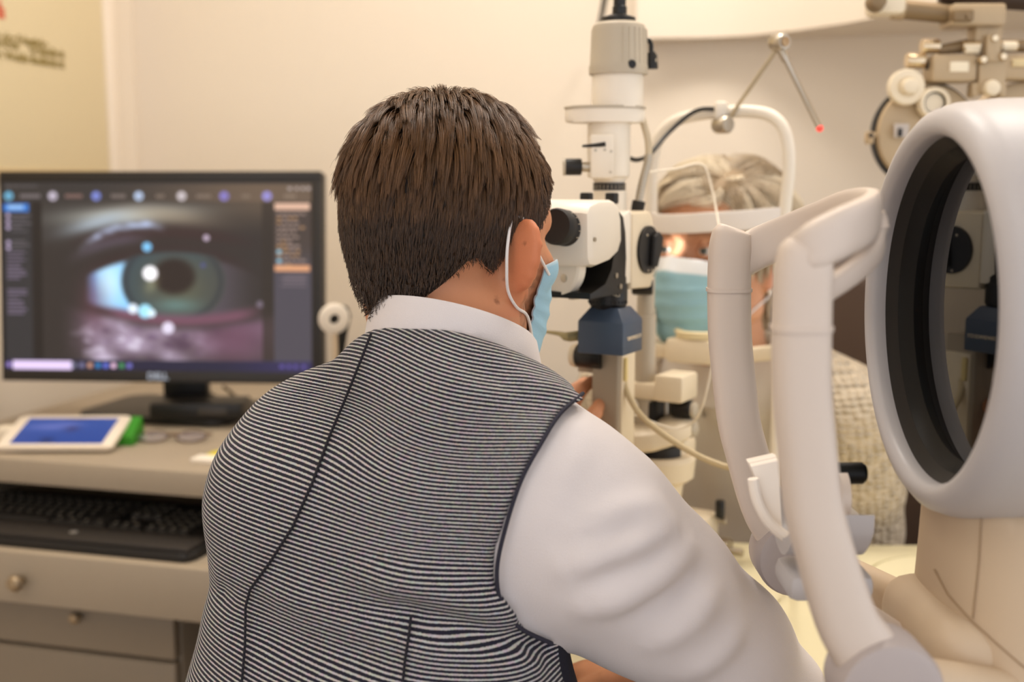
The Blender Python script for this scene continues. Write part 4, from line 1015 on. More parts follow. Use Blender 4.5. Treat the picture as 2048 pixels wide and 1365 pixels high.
hair = finish('hair', np_mesh('hair', V, Q), mat('hair_under', (32, 22, 15), .7), man, None)
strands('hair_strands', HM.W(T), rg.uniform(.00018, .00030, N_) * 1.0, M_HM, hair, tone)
# loose flyaway strands at the crown
nf = 46; fa = rg.choice(np.where((z > .085) & (p0_[:, 0] < .03) & (p0_[:, 1] < .02))[0], nf)
Fw = grow(HM, skull, p0_[fa], n0_[fa], 7, rg.uniform(.03, .055, nf), lambda p, n, u: (p - crown) + rg.normal(0, .03, p.shape), lambda r, u: np.full(len(r), .9 - .9*u), lambda r, u: np.full(len(r), .15*u), 2, .006)
strands('flyaway_strands', HM.W(Fw), np.full(nf, .00014), M_HM, hair, rg.uniform(.3, 1, nf))
# ------------------------------------------------------------------ instrument table
ZT = 0.720
M_TBL = mat('table_cream', (236, 226, 188), 0.35, noise=0.012, nscale=8); M_TEDGE = mat('table_edge', (176, 160, 120), 0.4)
tbl = thing('instrument_table', 'pale cream-green instrument table carrying the slit lamp and the round white instrument', 'table', (.45, 1.15, 0))
outl = [(-.10, 1.20), (-.02, 1.10), (.08, 1.035), (.20, 1.015), (.285, .96), (.32, .86), (.31, .70), (.33, .56), (.42, .50), (.86, .48), (.97, .60), (1.0, 1.0), (.97, 1.40), (.86, 1.478), (.45, 1.478), (.30, 1.49), (.12, 1.56), (-.02, 1.50)]
op = [Vector((x, y, 0)) for x, y in outl]; op, _ = resample(op, [(1, 1)]*len(op), 4, True)
MB().prism([(p.x, p.y) for p in op], ZT - .032, ZT, 'z', .006).part('table_top', M_TBL, tbl)
tq = PZ(1855, 1172, ZT); 
MB().lathe([(.113, -.0002), (.113, .0012), (.1105, .0012), (.1105, -.0002)], (tq.x + .045, tq.y, ZT), (0, 0, 1), 64, cap=False).part('turntable_rim', mat('groove', (176, 164, 116), .5), tbl)
MB().lathe([(.1095, -.0002), (.109, .0022), (0, .0024)], (tq.x + .045, tq.y, ZT), (0, 0, 1), 64).part('turntable_disc', M_TBL, tbl)
a, b = PZ(1518, 1240, ZT), PZ(1535, 1215, ZT)
MB().tube([PZ(1500, 1262, ZT) + Vector((0, 0, .0002)), PZ(1560, 1200, ZT) + Vector((0, 0, .0002))], (.0010, .0006), 6).part('joint_line', mat('groove', (176, 164, 116), .5), tbl)
MB().box((.52, 1.15, .36), (.16, .24, .66), .02).part('column', mat('column_grey', (150, 142, 130), .5), tbl)
MB().prism(rrect(.60, .66, .08, 6, .50, 1.12), .002, .04, 'z', .008).part('foot', mat('column_grey', (150, 142, 130), .5), tbl)

# ------------------------------------------------------------------ slit lamp
M_IV = mat('enamel_ivory', (232, 216, 188), 0.38, noise=.008); M_WH = mat('enamel_white', (240, 230, 214), 0.35, noise=.008)
M_LG = mat('enamel_grey', (186, 174, 154), 0.45, noise=.01); M_BK = mat('anodised_black', (20, 18, 17), 0.42); M_RB = mat('rubber_black', (34, 31, 29), 0.65)
M_ST = mat('steel', (186, 176, 160), 0.28, 0.9); M_BL = mat('camera_blue', (70, 83, 102), 0.42, noise=.02); M_SG = mat('stem_greige', (172, 158, 138), 0.5)
M_WT = mat('print_white', (226, 210, 184), 0.5)
sl = thing('slit_lamp', 'ivory slit lamp microscope with slate blue camera box and lamp tower on the table', 'instrument', (.14, 1.26, ZT))
ax = Vector(dM); rx = Vector(rM); uz = Vector((0, 0, 1))
# microscope frame: local x right, y away along the optical axis, z up; origin at the eyepiece end
e0 = P(1122, 455, 1.115); SLF = frame(e0, YAW); L3 = lambda x, y, z: SLF @ Vector((x, y, z))
def loc(px, py, Y): return SLF.inverted() @ P(px, py, Y)
for dx in (0, -.062):
    ey = MB(SLF).lathe([(.0125, -.012), (.0165, -.013), (.018, -.010), (.0178, .0), (.0172, .001), (.0172, .004), (.0178, .005), (.0178, .012), (.0165, .014)], (dx, 0, 0), (0, 1, -.12), 36).part('eyepiece', M_RB, sl, label='black rubber eyepiece')
    MB(SLF).lathe([(.0135, -.0105), (0, -.0085)], (dx, 0, 0), (0, 1, -.12), 28, cap=False).part('eye_lens', mat('lens_dark', (22, 24, 30), .05), ey)
    mk = MB(SLF)
    for k in range(9):
        a_ = R(-30 + 22*k); mk.box((dx + .0179*math.cos(a_), .0055, -.001 + .0179*math.sin(a_)), (.0006, .0025 if k % 2 else .004, .0006))
    mk.part('scale_marks', M_WT, ey, None, kind='stuff')
# binocular head: rounded block leaning down to the front
hp = [(.009, -.030), (.007, .014), (.014, .022), (.034, .026), (.068, .026), (.080, .020), (.086, .006), (.088, -.016), (.080, -.028), (.060, -.036), (.030, -.040), (.014, -.038)]
MB(SLF).prism(hp, -.092, .026, 'x', .008).part('binocular_head', M_WH, sl)
MB(SLF).lathe([(.0022, 0), (.0022, .0015), (.0008, .0016)], (.0262, .020, -.012), (1, 0, 0), 14).part('screw', M_ST, sl)
# prism plate and bracket
MB(SLF).lathe([(.033, 0), (.033, .010), (.031, .012)], (-.022, .040, -.040), (-.2, -1, 0), 40).part('prism_disc', M_WH, sl)
MB(SLF).lathe([(.0055, 0), (.005, .002), (.003, .0024)], (-.010, .0275, -.052), (-.2, -1, 0), 18).part('screw', M_ST, sl)
bp_ = [(.026, -.072), (.026, -.066), (.060, -.060), (.074, -.046), (.082, -.022), (.082, .008), (.090, .014), (.100, .008), (.106, -.008), (.108, -.035), (.106, -.072)]
MB(SLF).prism(bp_, -.060, .0195, 'x', .001).part('bracket', M_BK, sl)
for y_, z_ in ((.084, -.052), (.094, -.064)): MB(SLF).lathe([(.0028, 0), (.0028, .0012), (.001, .0014)], (.0196, y_, z_), (1, 0, 0), 14).part('screw', M_ST, sl)
# magnification drum: rounded front top
dp = [(.104, -.064), (.102, -.02)] + [(.120 + .018*math.cos(t), -.010 + .024*math.sin(t)) for t in np.linspace(math.pi, math.pi/2, 7)] + [(.128, .014), (.128, -.064)]
MB(SLF).prism(dp, -.075, .017, 'x', .004).part('magnification_drum', M_WH, sl)
op_ = [(.126, -.070), (.126, .012), (.172, .013), (.180, .006), (.190, -.022), (.188, -.048), (.178, -.072)]
hs = MB(SLF).prism(op_, -.080, .019, 'x', .006).part('objective_housing', M_IV, sl)
dl = MB(SLF).prism(ell2(.161, -.029, .026, .0260, 40), .0192, .0225, 'x', .001).part('dial', M_BK, sl, label='black oval dial on the housing side')
MB(SLF).prism([(.160, -.047), (.172, -.048), (.180, -.030), (.186, -.016), (.176, -.010), (.164, -.014)], .0225, .0285, 'x', .002).part('grip', M_RB, dl)
for y_, z_ in ((.154, -.013), (.168, -.0515), (.158, -.0515)): MB(SLF).lathe([(.0016, 0), (.0008, .001)], (.0226, y_, z_), (1, 0, 0), 10).part('screw', M_ST, dl)
MB(SLF).cyl((-.030, .184, -.030), (-.030, .204, -.030), .024, .022, 32, .003).part('objective_lens', M_BK, sl)
for x_ in (.000, -.030):
    MB(SLF).cyl((x_, .112, .012), (x_, .112, .022), .0026).part('switch_stem', M_BK, sl); MB(SLF).box((x_, .112, .027), (.012, .011, .012), .002).part('switch_cap', M_BK, sl)
# camera adapter and box
bc = P(1221, 630, 1.205); BF = frame(bc, R(29))
MB(SLF).cyl(loc(1148, 566, 1.15), loc(1148, 582, 1.15), .0022).part('lock_stem', M_BK, sl); q = P(1148, 587, 1.15)
MB().lathe([(.0055, -.006), (.0062, -.004), (.0062, .004), (.005, .0055)], q, (0, 0, 1), 18).part('lock_knob', M_ST, sl)
rg_ = MB(BF).lathe([(.017, .045), (.019, .040), (.019, .034), (.0205, .033), (.0205, .012), (.019, .010), (.018, .006)], (-.003, 0, 0), (0, 0, 1), 48).part('adapter_ring', M_BK, sl)
text_part('arrow_mark', '<\u25a1', .006, BF @ plane_M(Vector((-.003 + .0209*math.sin(R(48)), -.0209*math.cos(R(48)), .023)), Vector((math.cos(R(48)), math.sin(R(48)), 0)), Vector((math.sin(R(48)), -math.cos(R(48)), 0))), M_WT, rg_)
mk = MB(BF)
for k in range(14):
    a_ = R(-60 + 12*k); mk.box((-.003 + .0206*math.sin(a_), -.0206*math.cos(a_), .0145), (.0016, .0016, .003), .0002, rot=Matrix.Rotation(a_, 3, 'Z'))
mk.part('ring_ribs', M_BK, rg_, None, kind='stuff')
w = .0262; t = .0165; zt_, zs_1, zb_ = .009, -.005, -.0395
cam_o = MB(BF).raw([(-w, -w, zb_), (w, -w, zb_), (w, w, zb_), (-w, w, zb_), (-w, -w, zs_1), (w, -w, zs_1), (w, w, zs_1), (-w, w, zs_1), (-t, -t, zt_), (t, -t, zt_), (t, t, zt_), (-t, t, zt_)],
    [(0,1,5,4), (1,2,6,5), (2,3,7,6), (3,0,4,7), (4,5,9,8), (5,6,10,9), (6,7,11,10), (7,4,8,11), (8,9,10,11), (3,2,1,0)])
bmesh.ops.bevel(cam_o.bm, geom=list(cam_o.bm.edges), offset=.0014, segments=2, profile=.5, affect='EDGES')
cam_o = cam_o.part('camera_box', M_BL, sl, label='slate blue camera box')
text_part('lettering', 'I.CI STANDARD.', .0052, BF @ plane_M(Vector((w + .0002, .003, -.0225)), Vector((0, -1, 0)), Vector((1, 0, 0))), M_WT, cam_o, bold=.0001)
cq = P(1138, 674, 1.22)
MB().tube([BF @ Vector((-.024, .01, -.022)), cq, P(1120, 668, 1.24), P(1090, 664, 1.26), P(1060, 664, 1.27)], [.0055, .0055, .0028, .0017, .0017], 8, smooth=4).part('data_cable', mat('cable_khaki', (166, 152, 110), .6), sl)
# arm below the camera and its knob
a0, a1 = P(1226, 702, 1.265), P(1226, 930, 1.265)
SF = frame((a0.x, a0.y, 0), YAW)
MB(SF).prism(rrect(.034, .040, .004), a1.z, a0.z + .02, 'z', .001).part('microscope_arm', M_SG, sl)
MB(SF).box((.0155, .001, (a0.z + a1.z)/2), (.0075, .034, a0.z - a1.z), .001).part('arm_cover', M_IV, sl)
MB(SF).box((.0205, -.010, a0.z - .018), (.004, .006, .026), .001).part('label_tag', mat('tag_yellow', (226, 204, 140), .6), sl)
kq = P(1184, 714, 1.26); kb_ = MB().lathe([(.012, -.017), (.013, -.015), (.013, .012), (.012, .014)], kq, (rx.x, rx.y, 0), 24).part('knob', M_BK, sl)
MB().lathe([(.0125, -.024), (.0135, -.020), (.0135, -.0172)], kq, (rx.x, rx.y, 0), 24).part('knob_end', M_IV, kb_)
MB(SF).box((-.022, .004, P(1180, 742, 1.26).z), (.04, .02, .010), .002).part('knob_bracket', M_SG, sl)
# swivel: upper beam, dark block, cradle, column, base
yb = 1.33
def bx(name, x0, y0, x1, y1, Y, dep, m, bev=.004, par=None, yaw=YAW, dy=0):
    a = P(x0, y0, Y); b = P(x1, y1, Y); c = (a + b) / 2; Fr = frame(c + Vector((0, dep*.4 + dy, 0)), yaw); wd = abs(b.x - a.x) * 1.05
    return MB(Fr).box((0, 0, 0), (wd, dep, abs(a.z - b.z)), bev).part(name, m, par or sl)
bx('upper_beam', 1246, 766, 1352, 800, yb, .045, M_IV, .006)
bx('beam_end', 1328, 752, 1386, 806, yb - .02, .05, M_IV, .004)
bx('drive_block', 1244, 800, 1330, 858, yb + .015, .05, M_BK, .003)
q = P(1265, 818, yb - .028); MB().lathe([(.0085, 0), (.0085, .02), (.007, .022)], q + Vector((0, .03, 0)), (0, -1, 0), 24).part('white_button', M_LG, sl)
for x_ in (1330, 1346): MB().cyl(P(x_, 798, yb + .03), P(x_, 848, yb + .03), .0045).part('guide_post', M_ST, sl)
for y_ in (818, 856):
    q = P(1366, y_, yb); k_ = MB().lathe([(.0105, -.012), (.0112, -.010), (.0112, .010), (.0105, .012)], q, (rx.x, rx.y, 0), 22).part('knob', M_BK, sl); MB().lathe([(.0095, .0122), (.009, .016), (.006, .018)], q, (rx.x, rx.y, 0), 20).part('knob_end', M_LG, k_)
cr = [P(1236, 872, yb), P(1262, 876, yb), P(1300, 874, yb), P(1340, 862, yb), P(1370, 846, yb + .01)]
MB().tube(cr, [(.014, .026), (.015, .030), (.015, .032), (.0145, .028), (.009, .02)], 16, ref=(0, 0, 1), smooth=5, sq=.6).part('cradle_arm', M_IV, sl)
cb_ = P(1312, 905, yb + .02); z0 = P(1310, 1012, yb + .02).z
MB().lathe([(.030, z0 - cb_.z), (.034, z0 - cb_.z + .03), (.046, -.028), (.048, -.006), (.044, .0)], cb_, (0, 0, 1), 40).part('column_housing', M_IV, sl)
bx('column_ear', 1352, 885, 1384, 925, yb + .0, .05, M_IV, .006)
MB().lathe([(.036, -.004), (.036, .012)], (cb_.x, cb_.y, cb_.z + .0), (0, 0, 1), 36).part('swivel_ring', M_BK, sl)
# cross-slide base
BR = P(1440, 1062, 1.42); Fb = frame((BR.x, BR.y, 0), YAW)
bz0, bz1 = ZT + .016, P(1440, 1030, 1.40).z
MB(Fb).box((-.115, -.165, (bz0 + bz1)/2), (.23, .33, bz1 - bz0), .008).part('slide_base', M_IV, sl)
MB().lathe([(.034, 0), (.034, z0 - bz1 + .004)], (cb_.x, cb_.y, bz1 - .002), (0, 0, 1), 32).part('base_collar', M_IV, sl)
for y_ in (-.012, -.30):
    ax_ = MB(Fb).cyl((-.25, y_, ZT + .018), (.035, y_, ZT + .018), .0055).part('axle', M_ST, sl)
    for x_ in (-.242, .012): MB(Fb).lathe([(.012, -.006), (.0165, -.005), (.0165, .005), (.012, .006)], (x_, y_, ZT + .0175), (1, 0, 0), 28).part('slide_wheel', M_ST, sl)
q = P(1440, 1020, 1.40); MB().lathe([(.0055, -.010), (.006, -.008), (.006, .010), (.0052, .012)], q, (0, 0, 1), 18).part('lock_pin', M_BK, sl)
for x_, y_ in ((1446, 1042), (1437, 1090)): q = P(x_, y_, 1.405); MB().lathe([(.004, -.004), (.004, .004), (.002, .005)], q, rx, 14).part('screw', M_ST, sl)
jq = P(1186, 1322, 1.075)
MB().lathe([(.008, 0), (.007, .03), (.010, .034)], (jq.x, jq.y, bz1 - .002), (0, 0, 1), 20).part('joystick_boot', M_RB, sl); jz = max(jq.z, bz1 + .03)
MB().lathe([(.006, -.022), (.013, -.012), (.0165, .0), (.014, .010), (.006, .014)], (jq.x, jq.y, bz1 + .052), (0, 0, 1), 28).part('joystick', M_RB, sl)
# lamp tower
tw = lambda px, py: P(px, py, 1.30)
tc0 = tw(1226, 260); TX, TY = tc0.x, tc0.y; zz = lambda py: tw(1226, py).z; k_px = 1.30 / FPX / math.cos(PITCH) * 1.0
def ring(name, prof, m, dx=0, par=None, n=40): return MB().lathe([(r * k_px, zz(y)) for r, y in prof], (TX + dx*k_px, TY, 0), (0, 0, 1), n).part(name, m, par or sl)
ring('cable_socket', [(12, -30), (12, 12), (14, 14), (14, 34)], M_BK, 10)
MB().tube([(TX + 10*k_px, TY, zz(-28)), (TX + 10*k_px, TY, zz(-160)), (TX + 14*k_px, TY + .05, zz(-300)), (TX + .03, TY + .35, zz(-360)), (TX + .05, TY + .75, zz(-250)), (TX + .06, TY + 1.075, zz(-180))], .0055, 8, smooth=6).part('lamp_cable', M_BK, sl); ring('top_cap', [(14, 28), (33, 36), (34, 44), (30, 47)], M_BK, 8)
lh = MB().lathe([(r * k_px, zz(y)) for r, y in ((50, 150), (57, 150), (57.5, 134), (55.5, 130), (53, 62), (50, 52), (42, 46), (30, 44))], (TX + 9*k_px, TY, 0), (0, 0, 1), 44).part('lamp_house', M_LG, sl)
fl = MB()
for k in range(9):
    a_ = R(-86 + 13*k); c_, s_ = math.cos(a_), math.sin(a_); fl.tube([(TX + 9*k_px + 55*k_px*c_, TY + 55*k_px*s_, zz(132)), (TX + 9*k_px + 53*k_px*c_, TY + 53*k_px*s_, zz(60))], .0009, 6)
fl.part('cooling_ribs', M_LG, lh, None, kind='stuff')
q = tw(1258, 134); MB().lathe([(.0045, -.02), (.005, 0), (.004, .002)], q + Vector((0, -.03, 0)), (.1, -1, 0), 18).part('lamp_screw', M_BK, lh)
MB().cyl(tw(1298, 122) , tw(1312, 122), .0052).part('plug_pin', M_IV, sl); MB().tube([tw(1304, 138), tw(1304, 112), tw(1302, 104)], [(.007, .007), (.006, .006), (.004, .004)], 12).part('lamp_plug', M_BK, sl)
MB().tube([tw(1302, 104), tw(1302, 88), tw(1296, 80), tw(1288, 88), tw(1284, 94)], .0026, 8, smooth=4).part('plug_lead', M_BK, sl)
ring('tower_tube', [(50, 216), (50, 152), (48, 146)], M_WH, 8); 
pq = tw(1210, 230); MB().prism([(x * k_px, y * k_px) for x, y in ell2(0, 0, 78, 52, 40)], zz(246), zz(217), 'z', .003).part('guide_plate', M_WH, sl).data.transform(Matrix.Translation((TX - 16*k_px, TY, 0)))
MB().prism([(x * k_px, y * k_px) for x, y in ell2(0, 0, 80, 54, 40)], zz(219), zz(213.5), 'z', .001).part('plate_lip', M_LG, sl).data.transform(Matrix.Translation((TX - 16*k_px, TY, 0)))
ring('lower_tube', [(38, 356), (42, 352), (42, 244)], M_WH, -8)
pn_ = MB().box(((tw(1199, 315) + Vector((0, -.03, 0)))), (44*k_px, .022, 82*k_px), .002).part('slit_panel', M_WH, sl)
for x_, y_ in ((1186, 303), (1204, 302), (1216, 305), (1215, 345)): q = tw(x_, y_) + Vector((0, -.041, 0)); MB().lathe([(.0016, 0), (.001, .0006)], q, (0, -1, 0), 10).part('screw', M_ST, pn_)
MB().tube([tw(1160, 295) + Vector((0, -.04, 0)), tw(1188, 293) + Vector((0, -.04, 0)), tw(1205, 291) + Vector((0, -.04, 0))], [.0013, .0026, .0030], 8).part('filter_lever', M_BK, sl)
k_ = MB().lathe([(.0085, -.009), (.0092, -.007), (.0092, .007), (.0085, .009)], tw(1144, 335) + Vector((0, -.03, 0)), (1, 0, 0), 24).part('aperture_knob', M_BK, sl)
MB().lathe([(.0095, -.0115), (.0095, -.009)], tw(1144, 335) + Vector((0, -.03, 0)), (1, 0, 0), 24).part('knob_end', M_LG, k_); MB().cyl(tw(1157, 335) + Vector((0, -.03, 0)), tw(1182, 335) + Vector((0, -.03, 0)), .0055, bev=.001).part('knob_shaft', M_ST, sl)
ring('neck_tube', [(29, 366), (33, 358), (33, 352)], M_WH, -6)
ring('scale_band', [(32, 381), (32, 366)], M_BK, -6); ring('prism_tube', [(32, 452), (32, 382)], M_WH, -4)
mk = MB()
for k in range(12): a_ = R(190 + 14*k); mk.box((TX - 6*k_px + 32.3*k_px*math.cos(a_), TY + 32.3*k_px*math.sin(a_), zz(374)), (.0006, .0006, .006))
mk.part('scale_marks', M_LG, sl, None, kind='stuff')
for x_ in (1212, 1228): q = tw(x_, 431); MB().box(q + Vector((0, -.03, 0)), (.010, .010, .011), .002).part('mirror_catch', M_BK, sl)
fc = [tw(1284, 236), tw(1296, 280), tw(1296, 320), tw(1286, 360), tw(1277, 404)]
MB().tube(fc, .0042, 10, smooth=6).part('flexible_tube', mat('tube_beige', (204, 188, 160), .45), sl)
rb_ = MB(); sp, _ = resample([Vector(p) for p in fc], [(1, 1)]*5, 8)
for p0, p1 in zip(sp[14:-1], sp[15:]): rb_.cyl(p0, p0 + (p1 - p0)*.55, .0049, n=12)
rb_.part('tube_coils', M_ST, sl, None, kind='stuff')
MB().tube([tw(1278, 402), tw(1275, 418), tw(1272, 424), tw(1270, 442)], [(.0075, .0075), (.0075, .0075), (.006, .006), (.0055, .0055)], 14).part('tube_plug', M_RB, sl)
q0, q1 = P(1292, 590, 1.345), P(1292, 680, 1.345)
MB().cyl(Vector((q0.x, q0.y, q0.z + .02)), Vector((q0.x, q0.y, q1.z)), .0105, bev=.001).part('prism_column', M_LG, sl); MB().lathe([(.008, -.012), (.009, -.010), (.009, .010), (.008, .012)], P(1285, 575, 1.325), (1, -.2, 0), 18).part('knob', M_BK, sl)
MB().cyl(Vector((q0.x, q0.y, q1.z + .03)), Vector((q0.x, q0.y, cb_.z)), .0125, bev=.001).part('prism_column', M_LG, sl)
# beam of the slit lamp on the patient's eye
bl = bpy.data.lights.new('slit_beam', 'SPOT'); bl.energy = 3.0; bl.spot_size = R(11); bl.spot_blend = .6; bl.shadow_soft_size = .004; bl.color = (1, .95, .9)
bo = bpy.data.objects.new('slit_beam', bl); link(bo); src = P(1316, 470, 1.345); tgt = P(1345, 490, 1.48); bo.location = src; bo.rotation_euler = (tgt - src).to_track_quat('-Z', 'Y').to_euler()

# ------------------------------------------------------------------ patient head rest of the slit lamp
hr = thing('chin_rest_frame', 'white tubular head rest frame with forehead band and chin rest around the woman\'s face', 'head rest', (.26, 1.455, ZT))
YL, YR = 1.50, 1.41
yx = lambda px: YL + (YR - YL) * (px - 1305) / 270.0
H_ = lambda px, py: P(px, py, yx(px))
for nm, pts in (('post', [(1305, 440), (1303, 560), (1302, 700), (1302, 900)]), ('post', [(1567, 440), (1566, 560), (1565, 700), (1565, 900)])):
    q = [H_(*p) for p in pts]; q[-1] = Vector((q[0].x, q[0].y, ZT + .001)); q[1].xy = q[0].xy; q[2].xy = q[0].xy; MB().tube(q, .0075, 14).part(nm, M_WH, hr)
MB().tube([H_(1304, 452), H_(1303, 380), H_(1306, 320), H_(1320, 272), H_(1352, 242), H_(1400, 229), H_(1450, 224), H_(1500, 223), H_(1538, 230), H_(1564, 252), H_(1576, 290), H_(1578, 340), H_(1572, 400), H_(1567, 452)], .0078, 14, smooth=4).part('arch', M_WH, hr)
cF = Vector((-dM[0], -dM[1], 0))
bt_ = [H_(1298, 440) , H_(1330, 447) + cF*.016, H_(1390, 446) + cF*.030, H_(1440, 443) + cF*.034, H_(1500, 440) + cF*.028, H_(1545, 436) + cF*.014, H_(1574, 434)]
MB().tube(bt_, (.0125, .0022), 16, ref=(0, 0, 1), smooth=5, sq=.5).part('forehead_band', mat('band_white', (240, 232, 224), .5), hr)
MB().tube([H_(1296, 694), H_(1350, 704), H_(1440, 714), H_(1540, 706), H_(1569, 706)], (.0095, .012), 14, ref=(0, 0, 1), smooth=3, sq=.4).part('crossbar', M_IV, hr)
cz = H_(1400, 690); CR = frame(cz + cF*.004, YAW)
MB(CR).box((0, 0, -.006), (.075, .052, .032), .006).part('chin_rest_block', M_IV, hr)
MB(CR).lathe([(.030, .0), (.034, .009), (.031, .011), (.018, .006), (.0, .004)], (0, .004, .010), (0, 0, 1), 36).part('chin_cup', mat('cup_cream', (236, 220, 178), .45), hr)
cl = H_(1440, 228)
cpart = MB().box(cl + Vector((0, -.004, .002)), (.017, .022, .026), .005).part('lamp_clamp', M_WH, hr)
MB().lathe([(.0095, -.012), (.011, -.009), (.011, .008), (.009, .011)], cl + Vector((.002, -.012, -.014)), (.5, -.85, 0), 22).part('joint', M_ST, hr)
j1 = H_(1440, 250) + Vector((.004, -.012, .0)); j2 = P(1558, 92, 1.40); j3 = P(1638, 254, 1.36)
MB().tube([j1, j2], .0026, 10).part('fixation_arm', M_ST, hr)
MB().lathe([(.009, -.010), (.0105, -.007), (.0105, .007), (.009, .010)], j2 + Vector((0, 0, .004)), (.5, -.85, 0), 22).part('joint', M_ST, hr)
MB().lathe([(.006, .0101), (.006, .0115), (.003, .012)], j2 + Vector((0, 0, .004)), (.5, -.85, 0), 18).part('joint_screw', mat('brass_dull', (170, 140, 104), .35, .8), hr)
fa_ = MB().tube([j2, j2.lerp(j3, .18), j2.lerp(j3, .2), j3], [.0055, .0052, .0036, .0036], 12).part('fixation_arm', M_ST, hr)
MB().ball(j3 + (j3 - j2).normalized()*.002, .0042, 14, 8).part('fixation_lamp', mat('lamp_red', (240, 70, 60), .3, emit=(255, 70, 60), estr=.8), hr, label='red lamp tip')
MB().tube([P(1258, 316, 1.36), P(1275, 320, 1.38), P(1300, 308, 1.41), P(1335, 268, 1.44), P(1375, 232, 1.45), P(1402, 219, 1.45), P(1428, 218, 1.45)], .0028, 8, smooth=5).part('lamp_cable', M_BK, hr)
# light cables and the thin white cord
ob = MB().tube([P(1252, 720, 1.27), P(1250, 770, 1.25), P(1276, 824, 1.24), P(1325, 868, 1.23), P(1388, 908, 1.22), P(1445, 932, 1.21), P(1480, 940, 1.20), P(1530, 975, 1.20), P(1560, 1080, 1.21), PZ(1590, 1160, ZT + .0035), PZ(1625, 1180, ZT + .0035)], .0036, 8, smooth=6).part('cream_cable', mat('cord_cream', (206, 186, 146), .5))
solo(recentre(ob), 'cream cable curving from the slit lamp across the woman\'s grey dress', 'cable')
ob = MB().tube([P(1296, 345, 1.33), P(1350, 338, 1.36), P(1405, 330, 1.37), P(1425, 385, 1.36), P(1434, 430, 1.34), P(1441, 476, 1.30), P(1447, 560, 1.27), P(1444, 640, 1.25), P(1430, 700, 1.24), P(1416, 770, 1.24), P(1402, 820, 1.25), P(1385, 846, 1.27), P(1355, 858, 1.28), P(1320, 850, 1.28), P(1280, 834, 1.28), P(1262, 830, 1.30)], .0013, 6, smooth=6).part('thin_cord', mat('cord_white', (236, 224, 204), .5))
solo(recentre(ob), 'thin white cord hanging in front of the woman\'s forehead and mask', 'cable')
# ------------------------------------------------------------------ round white topographer in the foreground
M_SH = mat('shell_white', (187, 183, 184), 0.42, noise=.006); M_SH2 = mat('pedestal_cream', (206, 184, 156), 0.5, noise=.008); M_FR = mat('frame_white', (214, 200, 188), 0.45, noise=.006)
M_BZ = mat('bezel_black', (7, 7, 7), 0.4, spec=.25); M_GL = mat('mirror_glass', (6, 6, 7), 0.015, spec=.5, ior=1.42)
M_JOINT = mat('joint_grey', (176, 166, 164), 0.45)
cz_ = P(1870, 622, .78).z; CX, CY = .283, .78; c0 = Vector((CX, CY, cz_)); X1 = (1, 0, 0)
tp = thing('corneal_topographer', 'large round white instrument with a dark mirror bowl and white head frame, at right', 'instrument', (.36, .78, ZT))
MB().lathe([(.1195, .014), (.1185, .006), (.121, .001), (.126, -.001), (.132, .001), (.1375, .006), (.141, .016), (.1435, .04), (.1445, .09), (.1435, .15), (.138, .20), (.120, .235), (.08, .25), (0, .252)], c0, X1, 96, cap=False).part('shell', M_SH, tp, 60)
MB().lathe([(.1195, .0135), (.1125, .0208), (.1122, .021)], c0, X1, 96, cap=False).part('bowl_ring', mat('ring_grey', (34, 31, 29), .45, .1, spec=.3), tp, 60)
MB().lathe([(.1123, .021), (.1055, .0305), (.1045, .031)], c0, X1, 96, cap=False).part('bowl_ring', M_BZ, tp, 60, label='black inner ring of the bowl')
MB().lathe([(.1047, .0308), (0, .0308)], c0, X1, 96, cap=False).part('mirror_glass', M_GL, tp, 30, label='dark mirror-like glass disc')
col = Sdf(); col.loft([(.99, .405, .78, .104, .082), (.95, .405, .78, .105, .084), (.86, .404, .78, .108, .088), (ZT + .002, .402, .78, .114, .096)], 0.0, .01, 3.2)
xs = axis_pts((.26, .54, .005)); ys = axis_pts((.66, .90, .005)); zs_ = axis_pts((ZT - .012, 1.05, .006)); v = col.grid(xs, ys, zs_); v = np.maximum(v, ZT + .001 - np.meshgrid(xs, ys, zs_, indexing='ij')[2])
V, Q = nets(v, xs, ys, zs_, 2); V[:, 2] = np.maximum(V[:, 2], ZT + .0005); pd = finish('pedestal', np_mesh('pedestal', V, Q), M_SH2, tp, None)
M_GRV = mat('groove_brown', (168, 142, 112), .6)
def on_col(pts, off): 
    o = []
    for i in range(len(pts) - 1):
        for t in np.linspace(0, 1, 5)[:-1]: o.append(Vector(hit(col, pts[i][0]*(1-t) + pts[i+1][0]*t, pts[i][1]*(1-t) + pts[i+1][1]*t, off)))
    return o + [Vector(hit(col, *pts[-1], off))]
MB().tube(on_col([(1962, 1035), (1958, 1120), (1945, 1238)], .0002), .0006, 6).part('panel_seam', M_GRV, pd)
MB().tube(on_col([(1868, 1140), (1895, 1190), (1940, 1240), (1990, 1285), (2044, 1332), (2100, 1370)], .0002), .0006, 6).part('panel_seam', M_GRV, pd)
z_ft = P(1825, 1228, .74).z
MB().box((.345, .775, (z_ft + ZT)/2 + .0005), (.135, .125, z_ft - ZT), .022, 4).part('foot_block', M_SH2, tp)
nearp = [(1616, 486), (1612, 500), (1607, 545), (1603, 650), (1604, 780), (1614, 900), (1626, 1010), (1648, 1100), (1690, 1235), (1728, 1300), (1765, 1372)]
N3 = [P(x, y, .66) for x, y in nearp]
secs = [(.009, .007), (.0150, .0115), (.0168, .0135)] + [(.0170, .0140)]*4 + [(.0172, .0145), (.0185, .015), (.020, .016), (.021, .016)]
FARY = .905
